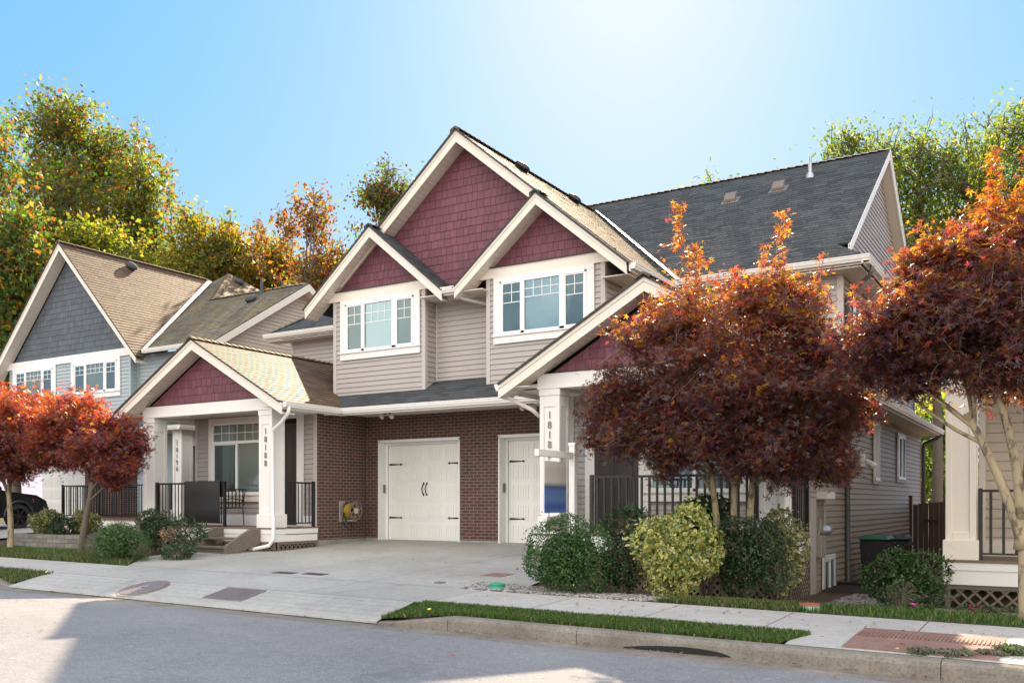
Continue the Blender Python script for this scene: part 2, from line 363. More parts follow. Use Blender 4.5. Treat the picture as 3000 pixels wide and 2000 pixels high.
def rake(mb, xa, za, xe, ze, Y, h=.25, th=.035):
    """gable barge boards, both boards of one leg; faces -Y"""
    mb.prism([(xa, Y, za - .02), (xe, Y, ze - .02), (xe, Y, ze - h), (xa, Y, za - h)], (0, th, 0))
    mb.prism([(xa, Y - .018, za), (xe, Y - .018, ze), (xe, Y - .018, ze - .085), (xa, Y - .018, za - .085)], (0, .02, 0))
def soff(mb, xa, za, xe, ze, Y0, Y1, d=.2):
    mb.prism([(xa, Y0, za - d), (xe, Y0, ze - d), (xe, Y1, ze - d), (xa, Y1, za - d)], (0, 0, .012))
    n = int(abs(xe - xa) / .1)
    for i in range(n):
        t = (i + .5) / n; x = xa + (xe - xa) * t; z = za + (ze - za) * t - d
        mb.box(x - .004, x + .004, Y0 + .02, Y1 - .01, z - .006 - .004, z + .0, .8)
def gutter(mb, a, b, out, h=.12, d=.12):
    """K-profile gutter from a to b (top back edge); out = outward horizontal dir"""
    a, b, o = Vector(a), Vector(b), Vector(out); z = Vector((0, 0, 1))
    prof = [(0, 0), (d, 0), (d, -.022), (d - .012, -.03), (d - .012, -.06), (d * .72, -h + .02), (d * .68, -h), (0, -h)]
    mb.prism([a + o * x + z * y for x, y in prof], b - a)
# ---------------------------------------------------------------- ground
def lerp(a, b, t): return a + (b - a) * max(0., min(1., t))
def sm(t): t = max(0., min(1., t)); return t * t * (3 - 2 * t)
def zs(X): return -.0075 * (max(-60, min(30, X)) + 2.3)
def z_road(X, Y): return -.60 + zs(X) + (.06 * sm((8.75 - Y) / 4) if Y > 0 else .06 - .06 * sm(-Y / 4))
def z_walk(X, Y): return -.41 + zs(X) + (Y - 9.48) * .0236
def drive(X, Y): return -.375 + zs(X) * (1 - sm((Y - 10.96) / 5)) + (.375) * ((Y - 10.96) / 6.54 if Y < 17.5 else 1)
def z_yard(X, Y):
    d = drive(X, Y)
    lft = min(-.375 + zs(X) + .055 * (Y - 10.96), .12)
    rgt = -.375 + zs(X) - .30 * sm((Y - 11.2) / 3.6) - .02 * max(0, min(14, Y - 15))
    if X < -14.9: return lerp(d, lft, sm((-15.5 - X) / 3.0))
    if X > -7.9: return lerp(d, rgt, sm((X + 7.9) / 2.2))
    return d
def gz(X, Y):
    if Y < 8.75: return z_road(X, Y)
    if Y < 9.48:
        k = 1.
        if -16.2 < X < -7.3: k = max(0, min(1, (-15.35 - X) / .8))
        elif -7.35 <= X < -6.25: k = (X + 7.35) / 1.1
        return -.45 + zs(X) + max(0, Y - 8.9) * .069 - (1 - k) * .11 * (9.48 - Y) / .7
    if Y < 10.96: return z_walk(X, Y)
    return z_yard(X, Y)
def grid_sheet(name, xs, ys, fz, mat, parent=None, inside=None, kind='structure'):
    mb = MB(); idx = {}; v = []
    for j, y in enumerate(ys):
        for i, x in enumerate(xs): idx[i, j] = len(v); v.append((x, y, fz(x, y)))
    f = []
    for j in range(len(ys) - 1):
        for i in range(len(xs) - 1):
            if inside and not inside((xs[i] + xs[i + 1]) / 2, (ys[j] + ys[j + 1]) / 2): continue
            f.append((idx[i, j], idx[i + 1, j], idx[i + 1, j + 1], idx[i, j + 1]))
    me = bpy.data.meshes.new(name); me.from_pydata(v, [], f); me.update()
    o = link_mesh(name, me, parent, (mat,))
    if kind: o['kind'] = kind
    return o
def fr(a, b, n): return [a + (b - a) * i / n for i in range(n + 1)]
gx = [-900, -300, -120, -60] + fr(-42, 14, 112) + [30, 60, 120, 300, 900]
gy = [-900, -300, -120, -60, -30, -12, 0, 4, 7, 8.6, 8.9] + fr(9.0, 20, 55) + fr(21, 45, 24) + [60, 120, 300, 900]
grid_sheet('ground', gx, gy, lambda x, y: (gz(x, y) if y > 9.48 else z_road(x, min(y, 8.7)) + .0) - (.03 if y < 10.9 or (-17 < x < -6.7 and y < 18) or (x<-23.3 and y<18.5) else 0) - (.12 if y < 8.95 else 0), MT['soil'])
grid_sheet('road', [-200, -90, -45] + fr(-30, 8, 38) + [30, 90, 200], [-6, -4, -2, 0] + fr(1, 8.35, 12), z_road, MT['asphalt'])
# concrete gutter pan along the kerb
grid_sheet('gutter_pan', [-200, -90, -45] + fr(-30, 8, 38) + [30, 90, 200], [8.35, 8.55, 8.75], lambda x, y: z_road(x, y) - .006 + (8.55 - y) * .03 * (y > 8.5), MT['kerb'])
xw = [-200, -90, -45, -30, -25, -20, -17] + fr(-15.2, -7.2, 16) + fr(-6, 8, 14) + [30, 90, 200]
grid_sheet('sidewalk', xw, fr(9.48, 10.96, 4), lambda x, y: z_walk(x, y) + .004, MT['walk'], inside=lambda x, y: not (-15.2 < x < -7.2))
DL = [(-15.2, 9.48), (-15.25, 10.96), (-16.45, 12.3), (-16.8, 13.9), (-15.0, 14.5), (-14.96, 18.2)]
DR = [(-7.2, 9.48), (-7.2, 10.962), (-7.62, 10.97), (-7.72, 11.72), (-6.9, 11.76), (-7.2, 12.8), (-8.0, 14), (-8.2, 14.5), (-8.36, 18.2)]
def edge(P, y):
    for (x0, y0), (x1, y1) in zip(P, P[1:]):
        if y <= y1: return x0 + (x1 - x0) * (y - y0) / (y1 - y0)
    return P[-1][0]
mb = MB(); ys = sorted(set(fr(9.48, 18.2, 40) + [10.96, 10.962, 10.97, 11.72, 11.76, 12.3, 12.8, 13.9, 14.0, 14.5]))
nx = 16
for y0, y1 in zip(ys, ys[1:]):
    for i in range(nx):
        def P(y, k):
            x = lerp(edge(DL, y), edge(DR, y), k / nx); return (x, y, (z_walk(x, y) if y < 10.96 else z_yard(x, y)) + .006)
        mb.face([P(y0, i), P(y0, i + 1), P(y1, i + 1), P(y1, i)])
tag(mb.build('driveway', MT['conc']), kind='structure')
mb = MB()   # driveway apron across the verge, with a lip at the road
for i in range(16):
    x0, x1 = lerp(-15.3, -7.3, i / 16), lerp(-15.3, -7.3, (i + 1) / 16)
    a = lambda x, y, h: (x, y, zs(x) + h)
    prof = [(8.72, -.60), (8.73, -.575), (8.78, -.56), (9.0, -.51), (9.48, -.402)]
    for (ya, ha), (yb, hb) in zip(prof, prof[1:]): mb.face([a(x0, ya, ha), a(x1, ya, ha), a(x1, yb, hb), a(x0, yb, hb)])
tag(mb.build('driveway_apron', MT['conc']), kind='structure')
# control joints in the concrete (shallow sawn grooves read as thin dark sheets)
mb = MB()
def joint(p, q, w=.008, dz=.0065, n=10):
    p, q = Vector((*p, 0)), Vector((*q, 0)); d = (q - p).normalized(); s = Vector((-d.y, d.x, 0)) * w / 2
    for i in range(n):
        a, b = p.lerp(q, i / n), p.lerp(q, (i + 1) / n)
        def Z(v):
            if v.y < 9.48: h = zs(v.x) - .51 + (v.y - 9.0) * .225 if v.y > 9.0 else zs(v.x) - .56 + (v.y - 8.78) * .227
            elif v.y < 10.96: h = z_walk(v.x, v.y)
            else: h = z_yard(v.x, v.y)
            return (v.x, v.y, h + dz + .004)
        mb.face([Z(a - s), Z(b - s), Z(b + s), Z(a + s)])
for y in (8.9, 9.06, 9.22, 9.36): joint((-15.2, y), (-7.35, y), .0035, .002)
joint((-15.2, 9.49), (-7.25, 9.49), .012)
joint((-15.2, 10.98), (-7.7, 10.98), .010)
for y in (13.2, 15.4): joint((-16.6 if y < 14 else -14.9, y), (-8.1, y))
for x in (-11.6,): joint((x, 10.96), (x, 17.4))
joint((-13.9, 9.5), (-13.9, 17.4)); joint((-9.4, 9.5), (-9.4, 17.4))
joint((-8.9, 9.49), (-8.6, 10.96))
for x in (-7.22, -5.7, -4.2, -2.8, -1.35, .3, 1.8, 3.3, -16.7, -18.2, -19.7, -21.2, -22.7): joint((x, 9.49), (x, 10.94), .012, .0005)
tag(mb.build('control_joints', MT['soil']), kind='structure')
# kerb: each cast length is one kerb stone
def kerb_stone(x0, x1, label, ramp_l=0, ramp_r=0, seed=0):
    mb = MB(); n = max(2, int((x1 - x0) / .2)); rr = random.Random(seed)
    prof = [(8.745, -.62), (8.752, -.50), (8.765, -.468), (8.79, -.452), (8.83, -.448), (8.93, -.446), (8.93, -.62)]
    rows = []
    for i in range(n + 1):
        x = lerp(x0 + .004, x1 - .004, i / n); k = 1
        if ramp_l: k = min(k, max(.12, (x - x0) / ramp_l))
        if ramp_r: k = min(k, max(.12, (x1 - x) / ramp_r))
        rows.append([(x, y + rr.uniform(-.002, .002), zs(x) - .60 + (h + .60) * (k if h > -.6 else 1)) for y, h in prof])
    for a, b in zip(rows, rows[1:]):
        for k in range(len(prof) - 1): mb.face([a[k], b[k], b[k + 1], a[k + 1]])
    mb.face(rows[0]); mb.face(rows[-1][::-1])
    o = mb.build('kerb_stone', MT['kerb'], smooth=False, origin=(x0, 8.8, -.6)); tag(o, label, 'kerb', 'cast kerb lengths along the road'); return o
kerb_stone(-7.35, -6.25, 'short kerb length that tapers down to the driveway beside the road', ramp_l=1.1, seed=1)
kerb_stone(-6.25, -4.55, 'kerb length just right of the tapering one, in front of the grass strip', seed=2)
kerb_stone(-4.55, -.98, 'long kerb length with a dark drain opening at its foot', seed=3)
kerb_stone(-.98, 2.6, 'last kerb length in the bottom right corner, beyond an open joint', seed=4)
kerb_stone(-19.0, -15.35, 'kerb length at the left edge beyond the driveway apron', ramp_r=.8, seed=5)
mb = MB(); zz = -.60 + zs(-3.4); mb.prism([(-4.0, 8.743, zz + .002)] + [(-4.0 + 1.15 * i / 14, 8.743, zz + .012 + .055 * math.sin(math.pi * (i / 14) ** 1.3) ** .6) for i in range(15)] + [(-2.85, 8.743, zz + .002)], (0, .004, 0))
tag(mb.build('drain_opening', MT['dark'], origin=(-3.3, 8.74, -.6)), 'dark wide drain slot at the foot of the kerb', 'drain')
# grass verge bases, lawns
def patch(name, poly, dz, mat, kind='structure'):
    xs = [p[0] for p in poly]; ysx = [p[1] for p in poly]; poly = ccw(poly); mb = MB(); s = .3
    y = min(ysx)
    while y < max(ysx):
        x = min(xs)
        while x < max(xs):
            q = clip(poly, [(x, y), (x + s, y), (x + s, y + s), (x, y + s)])
            if len(q) > 2: mb.face([(a, b, gz(a, b) + dz) for a, b in q])
            x += s
        y += s
    o = mb.build(name, mat)
    if kind: o['kind'] = kind
    return o
V1 = [(-7.3, 8.80), (-6.3, 8.93), (-2.45, 8.93), (-2.25, 9.47), (-7.12, 9.47)]
V2 = [(-19.5, 8.93), (-16.2, 8.93), (-15.4, 8.80), (-15.2, 9.47), (-19.5, 9.47)]
V1b = [(.35, 8.93), (6, 8.93), (6, 9.47), (.35, 9.47)]
patch('verge_soil', V1, .006, MT['lawn']); patch('verge_soil', V2, .006, MT['lawn']); patch('verge_soil', V1b, .006, MT['lawn'])
LR = [(-2.75, 10.98), (6, 10.98), (6, 15.2), (-1.7, 15.2), (-2.4, 12.6)]
LR2 = [(-4.6, 10.98), (-2.75, 10.98), (-2.6, 12.2), (-4.2, 12.0)]
LL = [(-24.5, 10.98), (-15.3, 10.98), (-16.4, 12.2), (-20, 11.9), (-24.5, 12.0)]
LT = [(-26, 12.0), (-19.6, 11.85), (-19.4, 12.6), (-22.3, 12.5), (-26, 13.2)]
patch('lawn_soil', LR, .006, MT['lawn']); patch('lawn_soil', LR2, .006, MT['lawn']); patch('lawn_soil', LL, .006, MT['lawn'])
patch('clipped_lawn', LT, .02, MT['lawn'])
ND = [(-60, 10.98), (-24.4, 10.98), (-24.2, 18.3), (-60, 18.3)]
patch('neighbour_driveway', ND, .03, MT['conc'])
# ---------------------------------------------------------------- grass (stuff)
def inpoly(x, y, P):
    c = False; j = len(P) - 1
    for i in range(len(P)):
        if (P[i][1] > y) != (P[j][1] > y) and x < (P[j][0] - P[i][0]) * (y - P[i][1]) / (P[j][1] - P[i][1]) + P[i][0]: c = not c
        j = i
    return c
def blades(name, poly, n, h, label, seed, pal, kind='stuff', jitter=.5, wdt=.006, origin=None):
    rr = np.random.RandomState(seed); xs = [p[0] for p in poly]; ysx = [p[1] for p in poly]
    P = []
    while len(P) < n:
        x, y = rr.uniform(min(xs), max(xs)), rr.uniform(min(ysx), max(ysx))
        if inpoly(x, y, poly) and rr.rand() < .35 + .65 * (math.sin(x * 3.1 + seed) * math.sin(y * 7.3 + x) * .5 + .5): P.append((x, y, gz(x, y) + .004))
    P = np.array(P); N_ = len(P); an = rr.uniform(0, 6.28, N_); H = h * rr.uniform(1 - jitter, 1 + jitter, N_); W = wdt * rr.uniform(.7, 1.4, N_)
    ln = rr.uniform(.1, .8, N_) * H; la = rr.uniform(0, 6.28, N_)
    dx, dy = np.cos(an) * W, np.sin(an) * W; V = np.zeros((N_, 5, 3))
    V[:, 0] = P + np.stack([-dx, -dy, 0 * dx], 1); V[:, 1] = P + np.stack([dx, dy, 0 * dx], 1)
    m = P + np.stack([np.cos(la) * ln * .35, np.sin(la) * ln * .35, H * .6], 1)
    V[:, 2] = m + np.stack([dx * .7, dy * .7, 0 * dx], 1); V[:, 3] = m - np.stack([dx * .7, dy * .7, 0 * dx], 1)
    V[:, 4] = P + np.stack([np.cos(la) * ln, np.sin(la) * ln, H], 1)
    col = pal[rr.choice(len(pal), N_)] * rr.uniform(.7, 1.3, (N_, 1))
    F = [[0, 1, 2, 3], [3, 2, 4]]
    return raw_mesh(name, V, F, np.repeat(col[:, None, :], 5, 1), np.repeat((col * 1.9)[:, None, :], 5, 1), MT['leafg'], origin=origin, label=label, kind=kind)
def raw_mesh(name, V, F, Cc, Tr, mat, parent=None, origin=None, label=None, kind=None):
    """V (n,k,3) instances of a k-vertex template with faces F, vertex colours Cc and transmission colours Tr (n,k,3)"""
    n, k, _ = V.shape; b = base_of[parent] if parent is not None else (Vector(origin) if origin is not None else Vector((0, 0, 0)))
    VV = (V - np.array(b)).reshape(-1, 3).astype(np.float32)
    sizes = np.array([len(f) for f in F], dtype=np.int32); flat = np.concatenate([np.array(f) for f in F]).astype(np.int32)
    loops = (flat[None, :] + (np.arange(n) * k)[:, None]).ravel().astype(np.int32)
    tot = np.tile(sizes, n).astype(np.int32); start = np.concatenate([[0], np.cumsum(tot)[:-1]]).astype(np.int32)
    me = bpy.data.meshes.new(name); me.vertices.add(len(VV)); me.vertices.foreach_set('co', VV.ravel())
    me.loops.add(len(loops)); me.loops.foreach_set('vertex_index', loops)
    me.polygons.add(len(tot)); me.polygons.foreach_set('loop_start', start); me.polygons.foreach_set('loop_total', tot)
    me.update(calc_edges=True)
    for nm, A in (('Col', Cc), ('Tr', Tr)):
        if A is None: continue
        ca = me.color_attributes.new(nm, 'FLOAT_COLOR', 'POINT'); arr = np.ones((len(VV), 4), dtype=np.float32)
        arr[:, :3] = np.clip(A.reshape(-1, 3), 0, 1); ca.data.foreach_set('color', arr.ravel())
    o = link_mesh(name, me, parent, (mat,), origin)
    if label: o['label'] = label
    if kind: o['kind'] = kind
    return o
GP = np.array([(.045, .12, .012), (.07, .16, .02), (.10, .19, .03), (.20, .17, .07), (.035, .09, .012)])
GD = np.array([(.07, .12, .025), (.05, .09, .02), (.22, .19, .09), (.15, .16, .06), (.03, .07, .012)])
GP = np.vstack([GP, GP[:3] * .7, A0_]) if False else np.array([(.045, .12, .012), (.06, .14, .02), (.09, .17, .03), (.24, .20, .09), (.035, .09, .012), (.03, .08, .012), (.13, .15, .05), (.05, .11, .02)])
def grass(poly, n, h, label, seed, pal=GP, **k): o = blades('grass', poly, n, h, label, seed, pal, **k); o['category'] = 'grass'
grass(V1, 42000, .042, 'bright green grass strip between the kerb and the sidewalk on the right', 1)
grass(V2, 7000, .05, 'patchy dry grass strip between kerb and sidewalk at the left edge', 2, GD)
grass(LR, 24000, .06, 'lush grass in front of the right porch lattice', 3)
grass(LR2, 7000, .05, 'thin worn grass between the gravel bed and the lush lawn', 4, GD)
grass(LL, 14000, .08, 'weedy grass band around the left maple trunks along the sidewalk', 5, GD)
grass(LT, 14000, .022, 'short bright clipped lawn beside the block planter', 6, np.array([(.06, .17, .012), (.08, .21, .02)]), jitter=.2)
# ---------------------------------------------------------------- gravel (stuff)
def stones(name, poly, n, s0, s1, seed, label):
    rr = np.random.RandomState(seed); xs = [p[0] for p in poly]; ysx = [p[1] for p in poly]; P = []
    while len(P) < n:
        x, y = rr.uniform(min(xs), max(xs)), rr.uniform(min(ysx), max(ysx))
        if inpoly(x, y, poly): P.append((x, y, gz(x, y) + rr.uniform(.0, .018)))
    P = np.array(P); T = []
    for a in range(3):
        for j in range(6): T.append((math.cos(j * 1.047 + a) * (.62, 1, .62)[a], math.sin(j * 1.047 + a) * (.62, 1, .62)[a], (-.7, 0, .7)[a]))
    T = np.array(T); S = rr.uniform(s0, s1, (n, 1, 1)) * rr.uniform(.6, 1.2, (n, 1, 3)); S[:, :, 2] *= .65
    V = T[None] * S * rr.uniform(.85, 1.15, (n, 18, 1)); an = rr.uniform(0, 6.28, n); c, s_ = np.cos(an), np.sin(an)
    X = V[:, :, 0] * c[:, None] - V[:, :, 1] * s_[:, None]; Y = V[:, :, 0] * s_[:, None] + V[:, :, 1] * c[:, None]; V[:, :, 0] = X; V[:, :, 1] = Y
    V += P[:, None, :]
    F = [[j, (j + 1) % 6, 6 + (j + 1) % 6, 6 + j] for j in range(6)] + [[6 + j, 6 + (j + 1) % 6, 12 + (j + 1) % 6, 12 + j] for j in range(6)] + [[12, 13, 14, 15, 16, 17]]
    pal = np.array([(1.0, 1.0, 1.05), (.55, .58, .62), (1.5, 1.42, 1.3), (1.1, .92, .75), (.35, .35, .37), (.8, .75, .7)])
    col = pal[rr.choice(len(pal), n)] * rr.uniform(.8, 1.2, (n, 1))
    o = raw_mesh(name, V, F, np.clip(np.repeat(col[:, None, :], 18, 1), 0, 2.5), None, MT['stone'], label=label, kind='stuff'); o['category'] = 'gravel'
GB = [(-7.62, 11.0), (-4.7, 11.0), (-3.9, 11.9), (-3.4, 13.2), (-4.4, 13.2), (-5.4, 11.7), (-6.9, 11.72), (-7.7, 11.70)]
patch('gravel_bed', GB, .004, MT['soil'])
stones('gravel', GB, 6500, .014, .034, 3, 'round grey river gravel between the sidewalk and the shrubs')
stones('gravel', [(-3.3, 13.9), (-2.0, 13.4), (-1.7, 18), (-3.3, 18)], 2500, .015, .035, 4, 'dark grey gravel path between the two houses')
# ---------------------------------------------------------------- windows, doors and other parts in a wall frame
def window(par, F, u0, u1, v0, v1, tr=(.10, .10, .10, .16), cuts=(), transom=None, munt=None, glass=('glassd', 'glassc', 'glassd'), blind='blind', label=None, trim='white', deep=.05, sill=True):
    """u0..v1 = outer edge of the trim; tr = trim widths left,right,top,bottom; cuts = u ranges of the sashes"""
    F0_ = F; F = Fr(F0_(0, 0, .025), F0_.U, F0_.V, F0_.N); L, Rr, T, B = tr; a0, a1, b0, b1 = u0 + L, u1 - Rr, v0 + B, v1 - T
    mb = MB()
    fw = .045
    mb.fbox(F, a0, a1, b1 - fw, b1, 0, .045); mb.fbox(F, a0, a1, b0, b0 + fw + .01, 0, .05)
    mb.fbox(F, a0, a0 + fw, b0, b1, 0, .045); mb.fbox(F, a1 - fw, a1, b0, b1, 0, .045)
    for (c0, c1), (d0, d1) in zip(cuts, cuts[1:]): mb.fbox(F, c1, d0, b0, b1 if transom is None else transom, .001, .05)
    if transom is not None: mb.fbox(F, a0, a1, transom - .035, transom + .035, .001, .048)
    wnd = mb.build('window', MT['vinyl'], par, bevel=.004)
    if label: wnd['label'] = label
    t = MB(); p = .035
    t.fbox(F, u0, u1, b1, v1, 0, p); t.fbox(F, u0, a0, v0 + (0 if B > .12 else 0), b1, 0, p - .003); t.fbox(F, a1, u1, v0, b1, 0, p - .003)
    t.fbox(F, a0 - .002, a1 + .002, v0, b0 - (.028 if sill else 0), 0, p)
    if sill: t.fbox(F, u0 - .01, u1 + .01, b0 - .03, b0 - .002, 0, p + .035)
    t.build('trim', MT[trim], wnd, bevel=.004)
    g = MB()
    def grid(c0, c1, d0, d1, nu, nv, part=1.0):
        dd0 = d1 - (d1 - d0) * part
        for i in range(1, nu): x = lerp(c0, c1, i / nu); g.fbox(F, x - .008, x + .008, dd0, d1, .016, .024)
        for i in range(0 if part < 1 else 1, nv): z = lerp(dd0, d1, i / nv); g.fbox(F, c0, c1, z - .008, z + .008, .0162, .0242)
    top = (transom - .035) if transom is not None else b1 - fw
    for i, (c0, c1) in enumerate(cuts):
        gm = glass[min(i, len(glass) - 1)]; pm = MB(); pm.face([F(c0, b0 + fw, .014), F(c1, b0 + fw, .014), F(c1, top, .014), F(c0, top, .014)]); pm.build('pane', MT[gm], wnd)
        if i != 1 and len(cuts) == 3 or (len(cuts) == 2 and i == 0):   # sliding sash rail
            s = MB(); k = .022
            s.fbox(F, c0, c0 + k, b0 + fw, top, .0165, .034); s.fbox(F, c1 - k, c1, b0 + fw, top, .0165, .034)
            s.fbox(F, c0 + k, c1 - k, b0 + fw, b0 + fw + k, .0165, .034); s.fbox(F, c0 + k, c1 - k, top - k, top, .0165, .034)
            s.build('sash', MT['vinyl'], wnd)
        if munt and munt[i]: grid(c0, c1, b0 + fw, top, *munt[i])
    if transom is not None:
        pm = MB(); pm.face([F(a0 + fw, transom + .035, .014), F(a1 - fw, transom + .035, .014), F(a1 - fw, b1 - fw, .014), F(a0 + fw, b1 - fw, .014)]); pm.build('pane', MT['glass'], wnd)
        grid(a0 + fw, a1 - fw, transom + .035, b1 - fw, 6, 2)
    if g.f: g.build('glazing_bars', MT['vinyl'], wnd)
    b = MB()
    b.fbox(F, a0 + .02, a1 - .02, b0 + .02, b1 - .02, .001, .003)
    b.build('room_backing', MT['screen'], wnd)
    if blind:
        b = MB(); k = b0 + fw
        while k < b1 - fw - .02:
            for (c0, c1) in (cuts if transom is None else [(a0 + fw, a1 - fw)]):
                b.hexa([F(c0 + .01, k, .0045), F(c1 - .01, k, .0045), F(c1 - .01, k, .0065), F(c0 + .01, k, .0065), F(c0 + .01, k + .036, .009), F(c1 - .01, k + .036, .009), F(c1 - .01, k + .036, .0105), F(c0 + .01, k + .036, .0105)])
            k += .0368
        b.build('blind', MT[blind], wnd)
    return wnd
def column(par, x0, x1, y0, y1, zb, zt, mat='white', number=None):
    m = MB(); m.box(x0 + .02, x1 - .02, y0 + .02, y1 - .02, zb, zt)
    for (a, b) in ((x0, x0 + .09), (x1 - .09, x1)):
        m.box(a, b, y0, y0 + .019, zb + .3, zt - .12)
    m.box(x0 + .09, x1 - .09, y0 + .001, y0 + .019, zt - .32, zt - .12); m.box(x0 + .09, x1 - .09, y0 + .001, y0 + .019, zb + .3, zb + .42)
    for (a, b) in ((y0 + .021, y0 + .10), (y1 - .09, y1)):
        m.box(x1 - .019, x1, a, b, zb + .3, zt - .12); m.box(x0, x0 + .019, a, b, zb + .3, zt - .12)
    m.box(x1 - .019, x1 - .001, y0 + .1, y1 - .09, zt - .32, zt - .12)
    m.box(x0 - .035, x1 + .035, y0 - .035, y1 + .035, zb, zb + .30)
    m.box(x0 - .012, x1 + .012, y0 - .012, y1 + .012, zt - .12, zt)
    return m.build('porch_column', MT[mat], par, bevel=.006)
def digits(par, txt, x, y, z0, size, pitch, mat='nickel', name='house_number'):
    mbs = []
    for i, ch in enumerate(txt):
        cu = bpy.data.curves.new('digit', 'FONT'); cu.body = ch; cu.size = size; cu.extrude = .006; cu.offset = .0015; cu.align_x = 'CENTER'; cu.resolution_u = 3
        o = bpy.data.objects.new('digit', cu); C.objects.link(o); bpy.context.view_layer.update()
        dg = bpy.context.evaluated_depsgraph_get(); me = bpy.data.meshes.new_from_object(o.evaluated_get(dg)); bpy.data.objects.remove(o)
        b = base_of[par]
        for v in me.vertices:
            cx, cz, cn = v.co.x, v.co.y, v.co.z; v.co = (x + cx * .92 - b.x, y - cn - b.y, z0 - i * pitch + cz - b.z)
        mbs.append(me)
    # join all digits in one mesh
    V = []; Fc = []
    for me in mbs:
        k = len(V); V += [tuple(v.co) for v in me.vertices]; Fc += [tuple(k + q for q in p.vertices) for p in me.polygons]
    me = bpy.data.meshes.new(name); me.from_pydata(V, [], Fc); me.update()
    return link_mesh(name, me, par, (MT[mat],))
def railing(par, p, q, z0, z1, mat='black', posts=(0, 1), step=.115, r=.009, name='railing'):
    p, q = Vector((*p, 0)), Vector((*q, 0)); L = (q - p).length; d = (q - p) / L; s = Vector((-d.y, d.x, 0)); m = MB()
    def bar(a, b, h0, h1, w):
        A, B = p + d * a, p + d * b
        m.hexa([(*(A - s * w).xy, h0), (*(B - s * w).xy, h0), (*(B + s * w).xy, h0), (*(A + s * w).xy, h0), (*(A - s * w).xy, h1), (*(B - s * w).xy, h1), (*(B + s * w).xy, h1), (*(A + s * w).xy, h1)])
    bar(0, L, z1 - .04, z1, .026); bar(0, L, z0 + .08, z0 + .11, .016)
    k = step
    while k < L - .05: bar(k - r, k + r, z0 + .11, z1 - .04, r); k += step
    for e in posts: bar(e * (L - .06), e * (L - .06) + .06, z0, z1 + (.02 if e == 0 else .02), .03)
    return m.build(name, MT[mat], par)
def lattice(par, F, u0, u1, v0, v1, mat='lattice', frame=.06, step=.13, name='lattice_skirt'):
    m = MB(); poly = [(u0, v0), (u1, v0), (u1, v1), (u0, v1)]; k = u0 - (v1 - v0)
    w = .035
    for sgn, off in ((1, .004), (-1, .012)):
        k = u0 - (v1 - v0) - .1
        while k < u1 + (v1 - v0):
            H = v1 - v0
            q = [(k, v0), (k + w * 1.4, v0), (k + w * 1.4 + H, v1), (k + H, v1)] if sgn > 0 else [(k + H, v0), (k + H + w * 1.4, v0), (k + w * 1.4, v1), (k, v1)]
            c = clip(poly, ccw(q))
            if len(c) > 2: m.prism([F(u, v, off) for u, v in c], F.N * .008)
            k += step
    for a in ((u0, u1, v1 - frame, v1), (u0, u1, v0, v0 + frame), (u0, u0 + frame, v0 + frame, v1 - frame), (u1 - frame, u1, v0 + frame, v1 - frame)): m.fbox(F, *a, .021, .036)
    return m.build(name, MT[mat], par)
